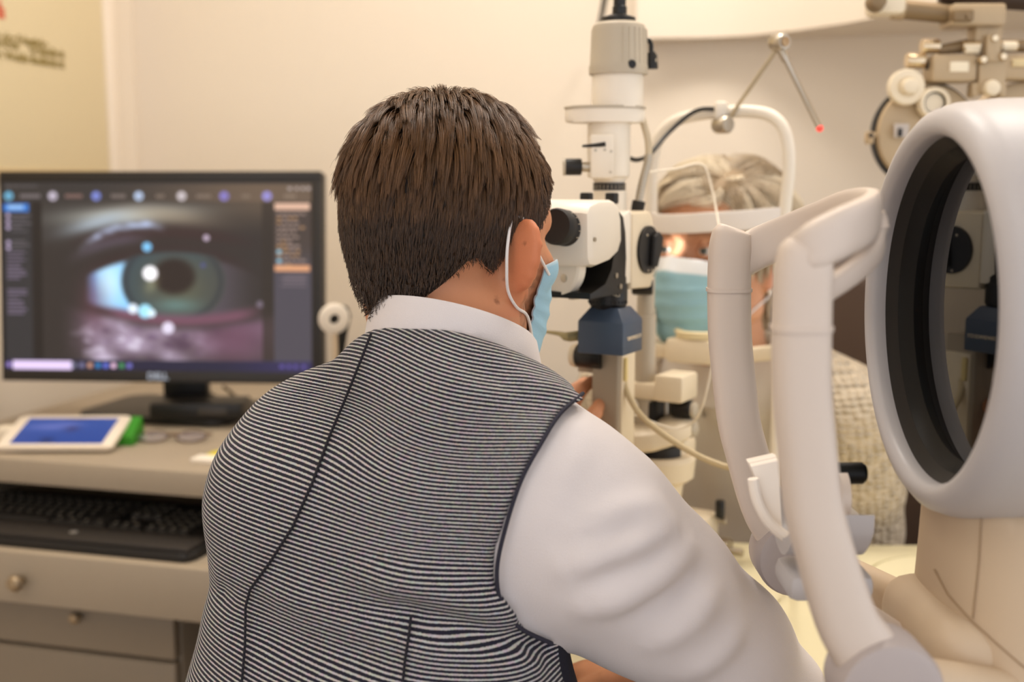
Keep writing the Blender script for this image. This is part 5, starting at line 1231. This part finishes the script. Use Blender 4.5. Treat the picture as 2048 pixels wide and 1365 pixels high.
for nm, Y in (('head_frame_upright', .66), ('head_frame_upright', FARY)):
    q = [Vector((p.x + (.004 if Y > .7 else 0), Y, p.z)) for p in N3]
    u_ = MB().tube(q, list(secs), 24, ref=(1, 0, 0), smooth=5, sq=.72).part(nm, M_FR, tp)
    zj = P(1605, 656, .66).z; xj = [p.x for p in N3][3] + (.004 if Y > .7 else 0)
    MB().tube([Vector((xj, Y, zj - .0014)), Vector((xj, Y, zj + .0014))], (.0180, .0150), 24, ref=(1, 0, 0), sq=.72).part('joint_ring', M_FR, u_)
    e = q[-2]; MB().cyl((e.x + .012, Y - .022, e.z - .02), (e.x + .012, Y + .022, e.z - .02), .032, bev=.007, n=40).part('hinge_boss', M_JOINT, tp)
    MB().tube([(e.x + .012, Y, e.z - .02), (.34, Y + (.06 if Y < .7 else -.06), .86)], (.018, .018), 16).part('hinge_arm', M_SH2, tp)
zl = P(1600, 492, .66).z
lp = [P(*q) for q in ((1606, 512, .66), (1634, 490, .655), (1690, 462, .662), (1732, 441, .685), (1745, 427, .725), (1732, 418, .78), (1694, 420, .83), (1642, 440, .868), (1582, 466, .893), (1522, 494, .905), (1478, 516, .906))]
MB().tube(lp, [(.012, .0105), (.0135, .008)] + [(.0145, .0058)]*6 + [(.0155, .006), (.0165, .008), (.0165, .0115)], 18, ref=(0, 0, 1), smooth=5, sq=.55).part('head_frame_loop', M_FR, tp)
MB().tube([P(1640, 588, .675), P(1700, 548, .69), P(1744, 506, .71), P(1752, 470, .72), P(1742, 432, .72)], [(.007, .006), (.0075, .006), (.008, .006), (.009, .006), (.009, .006)], 14, ref=(0, 0, 1), smooth=4, sq=.7).part('loop_bracket', M_FR, tp)
MB().tube([P(1668, 540, .69), P(1745, 470, .72)], (.013, .003), 12, ref=(0, 0, 1), sq=.6).part('bracket_web', mat('web_grey', (150, 136, 126), .5), tp)
q = P(1706, 452, .655); MB().lathe([(.004, 0), (.0038, .002), (.002, .0022)], q + Vector((0, .012, 0)), (-.3, -1, .1), 16).part('screw', M_JOINT, tp)
# chin rest between the uprights
ch = P(1600, 1040, .78); chx0, chx1 = P(1540, 1000, .80).x, P(1738, 1000, .77).x; zc0 = ch.z
mb = MB(); n = 16; vs = []
for i in range(n + 1):
    t = -1 + 2*i/n; z_ = zc0 - .012 + .026*abs(t)**2.2
    for x_ in (chx0 + .004, chx1 - .004): vs += [(x_, CY + t*.036, z_), (x_, CY + t*.036, z_ - .012)]
fs = [(0, 1, 3, 2), (n*4, n*4 + 2, n*4 + 3, n*4 + 1)]
for i in range(n):
    a = i*4; b = a + 4; fs += [(a, a + 2, b + 2, b), (a + 1, b + 1, b + 3, a + 3), (a, b, b + 1, a + 1), (a + 2, a + 3, b + 3, b + 2)]
mb.raw(vs, fs).part('chin_cup', M_SH, tp)
MB().box(((chx0 + chx1)/2 + .004, CY, zc0 - .043), (chx1 - chx0 - .002, .05, .020), .007).part('chin_tray', M_SH, tp)
MB().tube([((chx0 + chx1)/2, CY, zc0 - .045), ((chx0 + chx1)/2 + .02, CY, .90), (.33, CY, .84)], (.014, .014), 16, smooth=3).part('chin_post', M_FR, tp)
kq = P(1695, 947, .78)
MB().cyl((chx0 + .03, CY, kq.z), (P(1670, 947, .78).x, CY, kq.z), .006).part('height_rod', M_JOINT, tp)
MB().lathe([(.0065, -.024), (.0078, -.022), (.0078, .010), (.006, .0125)], (kq.x, CY, kq.z), X1, 28).part('height_knob', M_BZ, tp)
MB().cyl((kq.x - .03, CY, kq.z - .004), (kq.x - .03, CY, zc0 - .014), .005).part('rod_support', M_FR, tp)
MB().lathe([(.020, -.003), (.020, .003)], (P(1690, 985, .78).x - .004, CY, P(1690, 992, .78).z), (1, 0, 0), 30).part('end_disc', M_FR, tp)
tq_ = P(1530, 950, .80)
ts = thing('tissue_stack', 'folded white paper tissues sticking out of the chin rest of the round instrument', 'tissue', (P(1560, 1000, .80).x, .80, zc0 - .02))
M_PAP = mat('tissue_paper', (250, 240, 228), .85)
A_ = [P(1502, 934, .785), P(1556, 922, .785), P(1564, 1058, .785), P(1547, 1050, .785)]
def sheet(off, grow, nm):
    vs = []; 
    for y_, dz in ((0, 0), (.005, .001)):
        for p in A_: c = A_[3]; vs.append(Vector(p) + (Vector(p) - c)*grow + Vector((0, off + y_, dz)))
    mb = MB(); n = len(A_); mb.raw(vs, [list(range(n))[::-1], list(range(n, 2*n))] + [[i, (i+1) % n, n + (i+1) % n, n + i] for i in range(n)])
    mb.part(nm, M_PAP, ts)
sheet(0, 0, 'tissue'); sheet(.0056, .03, 'tissue'); sheet(.0112, .015, 'tissue')
MB().tube([P(1506, 958, .778), P(1514, 1000, .778), P(1538, 1045, .778), P(1575, 1078, .778)], [(.004, .004)]*4, 10, smooth=4).part('folded_edge', M_PAP, ts)
zt2 = P(1700, 1030, .78).z; x0_ = P(1660, 1030, .78).x; x1_ = P(1740, 1030, .76).x
for k in range(3):
    MB().raw([(x0_, .75, zt2 - .003*k), (x1_ - .002*k, .752, zt2 - .0036*k - .001), (x1_ - .002*k, .81, zt2 - .0036*k - .001), (x0_, .81, zt2 - .003*k), (x0_, .75, zt2 - .003*k + .0025), (x1_ - .004, .752, zt2 - .0036*k + .0016), (x1_ - .004, .81, zt2 - .0036*k + .0016), (x0_, .81, zt2 - .003*k + .0025)],
             [(3,2,1,0), (4,5,6,7), (0,1,5,4), (1,2,6,5), (2,3,7,6), (3,0,4,7)]).part('tissue', M_PAP, ts)

# ------------------------------------------------------------------ phoropter at the upper right
M_PH = mat('phoropter_beige', (190, 168, 136), 0.45, .15); M_PH2 = mat('phoropter_dark', (140, 118, 88), .45, .3); M_CHR = mat('chrome_warm', (226, 206, 174), .18, .95); M_PW = mat('dial_white', (242, 228, 202), .4)
YP = 1.52; Q_ = lambda x, y, dy=0.0: P(x, y, YP) + Vector((0, dy, 0)); kp = YP / FPX
ph = thing('phoropter', 'beige metal phoropter with dials and chrome knobs on a jointed arm, behind the round instrument', 'instrument', (P(2000, 120, YP).x, YP, P(2000, 300, YP).z))
FWD = (0, -1, 0)
def pbox(nm, x0, y0, x1, y1, dep, m, dy=0, bev=.003, par=None, label=None):
    a, b = Q_(x0, y0), Q_(x1, y1); c = (a + b)/2 + Vector((0, dy, 0)); return MB().box(c, (abs(b.x - a.x), dep, abs(a.z - b.z)), bev).part(nm, m, par or ph, label=label)
def pdisc(nm, x, y, r, prof, m, dy=0, par=None, label=None, n=40):
    return MB().lathe([(rr * r * kp, h) for rr, h in prof], Q_(x, y, dy), FWD, n).part(nm, m, par or ph, label=label)
# suspension arm
pbox('arm_block', 1738, -30, 1802, 33, .045, M_PW, 0, .008); pdisc('arm_knob', 1737, 12, 18, [(1, 0), (1.05, .004), (.8, .02), (.2, .023)], M_PH2, -.024)
MB().tube([Q_(1800, 18), Q_(1900, 28)], (.0125, .0125), 20).part('arm_tube', M_PH2, ph); MB().tube([Q_(1786, 14), Q_(1806, 16)], (.016, .016), 20).part('arm_collar', M_PH, ph)
pbox('arm_clamp', 1892, 12, 1996, 56, .05, M_PH, 0, .004); pbox('clamp_lip', 1890, 24, 1930, 50, .055, M_PH2, -.004, .004); pdisc('clamp_screw', 1918, 40, 6, [(1, 0), (.9, .003)], M_PH2, -.032)
pbox('hanger', 1944, 50, 1994, 110, .03, M_PH, .002, .003)
M_RAIL = mat('rail_dark', (60, 44, 34), .5)
MB().tube([Q_(1880, -6), Q_(2060, 6), (1.22, YP + .12, Q_(2060, 6).z - .01)], (.006, .012), 12).part('upper_rail', M_RAIL, ph)
MB().cyl((1.22, YP + .12, .03), (1.22, YP + .12, 1.72), .028, bev=.004).part('stand_pole', M_PW, ph); MB().lathe([(.17, .002), (.17, .02), (.15, .03), (.03, .034)], (1.22, YP + .12, 0), (0, 0, 1), 40).part('stand_base', M_RAIL, ph)
# cross body with knobs
pbox('cross_body', 1856, 112, 1942, 166, .04, M_PH, 0, .004); pbox('cross_body', 1992, 112, 2080, 162, .04, M_PH, 0, .004); pbox('label_plate', 1888, 127, 1924, 147, .002, mat('plate_white', (252, 240, 214), .5), -.021, .0006)
pbox('level_window', 2010, 122, 2060, 137, .004, mat('window_cream', (226, 206, 160), .3), -.022, .001)
MB().tube([Q_(1876, 100), Q_(1934, 92)], [(.006, .006), (.009, .009)], 18).part('pd_shaft', M_PH2, ph); MB().tube([Q_(1994, 92), Q_(2070, 92)], (.008, .008), 18).part('pd_shaft', M_PH2, ph)
MB().lathe([(.009, -.011), (.0095, -.008), (.0095, .008), (.009, .011)], Q_(1860, 93), X1, 24).part('pd_knob', M_CHR, ph); MB().lathe([(.009, -.012), (.010, -.009), (.010, .009), (.009, .012)], Q_(1831, 122), X1, 24).part('axis_knob', M_CHR, ph)
MB().cyl(Q_(1850, 126), Q_(1858, 134), .005).part('knob_shaft', M_BK, ph)
for x in (1934, 2008): MB().lathe([(.006, -.011), (.0065, .011)], Q_(x, 94, -.012), X1, 20).part('vertex_knob', M_CHR, ph)
for x, h in ((1934, 102), (2008, 95)): MB().lathe([(.006, -.009), (.006, .009)], Q_(x, h, -.014), X1, 18).part('clip', M_PW, ph)
pbox('centre_post', 1958, 74, 1984, 128, .03, M_PH, -.012, .003); pbox('centre_fork', 1946, 120, 1996, 190, .03, M_PH, -.008, .003); pdisc('post_screw', 1971, 82, 7, [(1, 0), (.8, .003)], M_CHR, -.028)
for x, y in ((1949, 124), (1988, 118)): pdisc('fork_screw', x, y, 8, [(1, 0), (1, .006), (.7, .009)], M_CHR, -.022)
pdisc('tilt_knob', 1965, 180, 15, [(1, 0), (1.05, .006), (.9, .011), (.3, .0125)], M_PW, -.024)
for x in (1938, 1992): pbox('fork_foot', x - 6, 168, x + 6, 196, .02, M_PH, -.012, .002)
# left lens battery: disc body, rim, dial and eyepiece
pdisc('lens_battery', 1858, 268, 98, [(1, -.030), (1.0, .0), (.985, .006), (.9, .0075), (.2, .0078)], M_PH, .010, n=64)
pdisc('battery_rim', 1858, 268, 104, [(1, .0), (1, -.012), (.985, -.014)], M_BK, .016, n=64)
pdisc('lens_battery', 2050, 258, 92, [(1, -.030), (1.0, .0), (.985, .006), (.9, .0075), (.2, .0078)], M_PH, .010, n=64)
d_ = pdisc('strong_sphere_dial', 1806, 176, 35, [(.95, 0), (1, .003), (1, .011), (.93, .014), (.55, .0145), (.5, .012), (.44, .013), (.44, .022), (.36, .026), (.1, .027)], M_PW, -.004, n=48)
e_ = pdisc('eyepiece_ring', 1860, 208, 31, [(.96, 0), (1, .003), (1, .013), (.9, .017), (.72, .0165), (.66, .010)], M_PW, -.004, n=48); pdisc('eyepiece_glass', 1860, 208, 21, [(1, .008), (.2, .0085)], mat('glass_brown', (92, 72, 54), .08), -.004, e_)
pdisc('eyepiece_bezel', 1860, 208, 22.5, [(1.0, .009), (1.0, .0125), (.86, .0135), (.84, .009)], M_BK, -.004, e_)
pbox('scale_window', 1784, 248, 1812, 276, .004, mat('scale_pale', (196, 186, 178), .4), -.009, .001); pbox('scale_mark', 1790, 258, 1798, 274, .0015, M_BK, -.012, .0004)
pbox('side_clip', 1733, 263, 1748, 288, .010, mat('clip_tan', (190, 164, 128), .5), .004, .002); pdisc('clip_screw', 1741, 271, 4.5, [(1, 0), (.8, .002)], M_BK, -.002); MB().tube([Q_(1746, 270, .006), Q_(1768, 268, .012)], .003, 8).part('clip_arm', M_PH, ph)

# ------------------------------------------------------------------ the woman
YAWW = YAW + math.pi; dW = np.array((math.sin(YAWW), math.cos(YAWW), 0)); rW = np.array((dW[1], -dW[0], 0))
OW = np.array((.288, 1.575, P(1440, 528, 1.57).z)); HW = Head(OW, head_frame(YAWW + R(12), R(7)), 1.0)
wom = thing('person', 'woman with short blond-grey hair and blue mask, her head in the slit lamp\'s head rest', 'person', (.42, 1.80, 0))
nbW = OW - up*.165 - dW*.055
SLw = nbW - rW*.168 - up*.045; SRw = nbW + rW*.168 - up*.045
ELw = np.array((.505, 1.60, .70)); ERw = np.array((.14, 1.80, .70)); WLw = np.array((.40, 1.555, .585)); WRw = np.array((.235, 1.66, .585))
def wt(S, g=0.):
    S.loft([(nbW[2] - .005, nbW[0], nbW[1], .06+g, .055+g), (nbW[2] - .04, nbW[0]+.005, nbW[1]+.01, .12+g, .08+g), (.86, .345, 1.665, .155+g, .11+g), (.74, .375, 1.715, .150+g, .115+g), (.62, .405, 1.765, .16+g, .125+g), (.50, .425, 1.80, .175+g, .135+g)], YAW, .03)
    S.chain([nbW, nbW*.4 + SLw*.6 + up*.012, SLw], [.055+g, .05+g, .05+g], .04); S.chain([nbW, nbW*.4 + SRw*.6 + up*.012, SRw], [.055+g, .05+g, .05+g], .04)
wb = Sdf(); wt(wb, -.022); wb.cone(nbW - up*.02, HW.w(0, -.022, -.04), .052, .050, .03); head_sdf(wb, HW, man=False)
wb.chain([SLw, ELw], [.042, .036], .04); wb.chain([ELw, WLw], [.036, .024], .02); wb.chain([SRw, ERw], [.042, .036], .04); wb.chain([ERw, WRw], [.036, .024], .02)
hand_sdf(wb, WLw, dW*.7 + rW*.5 - up*.25, (.1, -.2, 1), -1, .9, .25); hand_sdf(wb, WRw, dW*.7 - rW*.4 - up*.25, (.1, -.2, 1), 1, .9, .25)
xs = axis_pts((.08, .19, .007), (.19, .42, .0032), (.42, .60, .007)); ys = axis_pts((1.40, 1.46, .006), (1.46, 1.69, .0034), (1.69, 1.98, .007)); zs_ = axis_pts((.48, .55, .006), (.55, .63, .004), (.63, .96, .008), (.96, 1.27, .0032))
v = wb.grid(xs, ys, zs_); v = np.maximum(v, .49 - np.meshgrid(xs, ys, zs_, indexing='ij')[2]); V, Q = nets(v, xs, ys, zs_, 2); me = np_mesh('body', V, Q)
set_col(me, skin_cols(V, HW, (214, 158, 122), 0.0, (214, 140, 106))); finish('body', me, M_SKIN, wom, None); eyes(HW, wom)
M_DRESS = mat('dress_taupe', (208, 198, 184), .8, noise=.04, nscale=25, bump=.15, bscale=600)
dr_ = Sdf(); wt(dr_, .0); dr_.chain([(.36, 1.79, .53), (.15, 1.46, .53), (.15, 1.47, .12)], [.105, .085, .075], .06); dr_.chain([(.50, 1.75, .53), (.29, 1.39, .53), (.29, 1.40, .12)], [.105, .085, .075], .06)
d0_ = Sdf(); d0_.ops = list(dr_.ops); DF = Folds(d0_)
for pts, a in (([(1400, 760), (1410, 860), (1390, 960)], -.006), ([(1350, 780), (1370, 860), (1360, 930)], .006), ([(1440, 800), (1450, 900), (1430, 1010)], .005), ([(1480, 760), (1460, 840), (1400, 940)], -.006), ([(1405, 960), (1400, 1010), (1395, 1050)], -.006), ([(1520, 770), (1500, 820), (1470, 860)], .006), ([(1380, 720), (1420, 790), (1440, 840)], .005)): DF.add(pts, a, .014)
xs = axis_pts((.05, .62, .006)); ys = axis_pts((1.28, 1.98, .007)); zs_ = axis_pts((.10, .50, .016), (.50, .98, .006)); v = dr_.grid(xs, ys, zs_); gx, gy, gz = np.meshgrid(xs, ys, zs_, indexing='ij'); Gp = np.stack([gx, gy, gz], -1)
neckd = np.linalg.norm((Gp - nbW)[..., :2], axis=-1) - .058; v = smax(v, -np.maximum(neckd, nbW[2] - .045 - gz), .004); v = np.maximum(v, .13 - gz).astype(np.float32)
v = DF.apply(v, xs, ys, zs_); V, Q = nets(v, xs, ys, zs_, 2); finish('dress', np_mesh('dress', V, Q), M_DRESS, wom, None)
def knit():
    m = mat('knit_cream', (214, 198, 174), .9); nt = m.node_tree; N = nt.nodes.new; L = nt.links.new; b = nt.nodes['Principled BSDF']
    tc = N('ShaderNodeTexCoord'); mp = N('ShaderNodeMapping'); mp.inputs['Rotation'].default_value = (0, .12, 0); mp.inputs['Scale'].default_value = (88, 60, 125); L(tc.outputs['Object'], mp.inputs[0])
    vo = N('ShaderNodeTexVoronoi'); vo.feature = 'SMOOTH_F1'; vo.inputs['Scale'].default_value = 1; vo.inputs['Smoothness'].default_value = .4; vo.inputs['Randomness'].default_value = .35; L(mp.outputs[0], vo.inputs['Vector'])
    bp = N('ShaderNodeBump'); bp.invert = True; bp.inputs['Strength'].default_value = 1; bp.inputs['Distance'].default_value = .014; L(vo.outputs['Distance'], bp.inputs['Height']); L(bp.outputs[0], b.inputs['Normal'])
    b.inputs['Specular IOR Level'].default_value = .1; return m
cdg = Sdf(); wt(cdg, .014); cdg.chain([SLw - rW*.002, (SLw + ELw)/2, ELw], [.062, .060, .056], .05); cdg.chain([ELw, WLw*.85 + ELw*.15], [.056, .04], .03); cdg.chain([SRw, (SRw + ERw)/2, ERw], [.062, .060, .056], .05); cdg.chain([ERw, WRw*.85 + ERw*.15], [.056, .04], .03)
xs = axis_pts((.05, .62, .005)); ys = axis_pts((1.44, 2.0, .006)); zs_ = axis_pts((.44, .99, .005)); v = cdg.grid(xs, ys, zs_); gx, gy, gz = np.meshgrid(xs, ys, zs_, indexing='ij'); Gp = np.stack([gx, gy, gz], -1)
spx = np.interp(gz, [.5, .62, .74, .86, .98], [.425, .405, .375, .345, nbW[0]]); spy = np.interp(gz, [.5, .62, .74, .86, .98], [1.80, 1.765, 1.715, 1.665, nbW[1]])
uW = (gx - spx)*rW[0] + (gy - spy)*rW[1]; fW = (gx - spx)*dW[0] + (gy - spy)*dW[1]
v = smax(v, -np.maximum(np.abs(uW) - .088, -fW), .006); v = smax(v, -np.maximum(np.linalg.norm((Gp - nbW)[..., :2], axis=-1) - .072, nbW[2] - .05 - gz), .005); v = np.maximum(v, .46 - gz)
for wv_, el_ in ((WLw, ELw), (WRw, ERw)):
    dd = (wv_ - el_) / np.linalg.norm(wv_ - el_); near = np.linalg.norm(Gp - wv_, axis=-1) < .10; v = np.where(near, np.maximum(v, (Gp - (wv_ - dd*.01)) @ dd), v)
v = (v + vnoise(Gp, 40, 31) * .002).astype(np.float32); V, Q = nets(v, xs, ys, zs_, 2); finish('cardigan', np_mesh('cardigan', V, Q), knit(), wom, None)
# soft grey collar of the dress
cW = nbW + up*.012; V = []; n = 40; prof = [(.0, -.03), (.002, .010), (.006, .026), (.012, .028), (.022, .006), (.034, -.026)]
for i in range(n):
    t = 2*math.pi*i/n
    for o_, z_ in prof: V.append(cW + rW*math.cos(t)*(.058 + o_) + dW*math.sin(t)*(.062 + o_) + up*(z_ - .02*math.sin(t) + .004*math.sin(5*t)))
m = len(prof); Q = [(i*m+j, i*m+(j+1) % m, ((i+1) % n)*m+(j+1) % m, ((i+1) % n)*m+j) for i in range(n) for j in range(m)]
finish('collar', np_mesh('collar', V, Q), M_DRESS, wom, 70)
wm, WM_ = mask_sheet(HW, wb, (.118, .000), (.070, -.120), (.062, .048, -.010), (.050, .034, -.088), 'face_mask', M_MASK, wom, band=((150, 190, 200), .16), off=.005, pleat=.003, puff=.012)
for s, i_ in ((1, -2), (-1, 1)):
    pts = [Vector(WM_[3, i_]), Vector(HW.w(s*.076, .016, .012)), Vector(HW.w(s*.080, -.006, .030)), Vector(HW.w(s*.080, -.026, .02)), Vector(HW.w(s*.082, -.03, -.01)), Vector(HW.w(s*.078, -.012, -.036)), Vector(HW.w(s*.070, .014, -.056)), Vector(WM_[-4, i_])]
    q = []
    for p in pts:
        p = np.array(p)[None]
        for _ in range(4): p = p + wb.grad(p) * np.clip(.0012 - wb.pts(p), 0, .01)[:, None]
        q.append(Vector(p[0]))
    MB().tube(q, .0014, 8, smooth=5).part('ear_loop', M_LOOP, wm)
for s in (-1, 1): MB().ball(HW.w(s*.084, .004, -.034), .0036, 14, 8).part('earring', mat('pearl', (244, 234, 222), .2), wom, label='small pearl ear stud')
# hair
skW = Sdf(); head_sdf(skW, HW, skull_only=True); skW.cone(nbW - up*.02, HW.w(0, -.022, -.04), .052, .052, .03)
def hlW(p):
    x, y, z = np.abs(p[:, 0]), p[:, 1], p[:, 2]
    low = np.interp(y, [-.11, -.07, -.05, -.035, -.02, .015, .03, .055, .075, .10], [-.09, -.09, -.085, -.05, .012, .034, .012, .050, .074, .080]); return z - low
N2 = 15000; pW, nW = hair_roots(HW, skW, N2, lambda p, rg: hlW(p) > rg.uniform(-.004, .006, len(p)), 13)
part_ = np.array((-.030, .045, .128))
def flowW(p, n, u):
    f = p - part_; f /= np.linalg.norm(f, axis=1, keepdims=True) + .02; fr = np.clip((p[:, 1] - .02) / .05, 0, 1)[:, None]
    side = np.where(p[:, :1] > part_[0], 1.0, -1.0) * np.array((1, 0, 0)); return f + side*fr*.7 + np.array((0, -.25, -.9))*np.clip((.10 - p[:, 2:3])/.05, 0, 1)
LW = 1.08*np.interp(pW[:, 2], [-.09, -.03, .03, .07, .13], [.018, .035, .055, .075, .095]) * rg.uniform(.75, 1.1, N2); LW *= np.where(pW[:, 1] > .06, .72, 1)
TW_ = grow(HW, skW, pW, nW, 9, LW, flowW, lambda r, u: np.interp(r[:, 2], [0, .06, .13], [.25, .55, .8])*(1 - u) + .02, lambda r, u: np.full(len(r), .45*u), 4, .006)
TW_ += rg.normal(0, 1, (N2, 1, 3)) * (np.linspace(0, 1, 10)**1.3)[None, :, None]*.002
TW_, bW = clump(TW_, 260, lambda r: np.full(len(r), .8), 19)
toneW = np.clip(.35*rg.uniform(0, 1, N2) + .75*((bW * 7919) % 101) / 101., 0, 1); toneW = np.where(pW[:, 2] < .0, toneW*.5, toneW); toneW = np.where((bW % 5) == 0, toneW*.25, toneW)
xs = axis_pts((.18, .42, .004)); ys = axis_pts((1.45, 1.72, .004)); zs_ = axis_pts((.98, 1.29, .004)); gx, gy, gz = np.meshgrid(xs, ys, zs_, indexing='ij'); Lp = HW.l(np.stack([gx, gy, gz], -1).reshape(-1, 3))
v = skW.grid(xs, ys, zs_).reshape(-1); v = np.maximum(v - .004*np.clip(hlW(Lp)/.02, .1, 1), -hlW(Lp)*.8).reshape(gx.shape).astype(np.float32); V, Q = nets(v, xs, ys, zs_, 2)
hw = finish('hair', np_mesh('hair', V, Q), mat('hair_under_grey', (150, 128, 100), .7), wom, None)
strands('hair_strands', HW.W(TW_), rg.uniform(.00024, .00038, N2), hair_mat('hair_blond', (160, 136, 104), (252, 240, 216), .32, .5), hw, toneW)
# ------------------------------------------------------------------ patient chair
M_LEA = mat('leather_brown', (74, 56, 44), .5, noise=.05, nscale=30, bump=.1, bscale=400); M_CHS = mat('chair_dark', (34, 28, 26), .5)
pc = thing('patient_chair', 'dark brown leather patient chair behind the woman, its back above her shoulder', 'chair', (.50, 1.92, 0)); CF = frame((.545, 2.005, 0), YAWW)
MB(CF).box((0, -.03, .80), (.50, .09, .52), .035, 4).part('backrest', M_LEA, pc); MB(CF).box((.0, .22, .435), (.50, .46, .09), .03, 3).part('seat', M_LEA, pc)
for s in (-1, 1): 
    ar = MB(CF).box((s*.285, .14, .66), (.055, .34, .05), .018, 3).part('armrest', M_CHS, pc); MB(CF).box((s*.285, .02, .53), (.035, .05, .24), .008).part('armrest_post', M_CHS, ar)
MB(CF).cyl((0, .18, .05), (0, .18, .40), .06).part('column', mat('chrome_dull', (170, 166, 160), .25, .9), pc); MB(CF).lathe([(.27, .002), (.27, .03), (.22, .05), (.07, .06)], (0, .18, 0), (0, 0, 1), 48).part('base', M_CHS, pc)
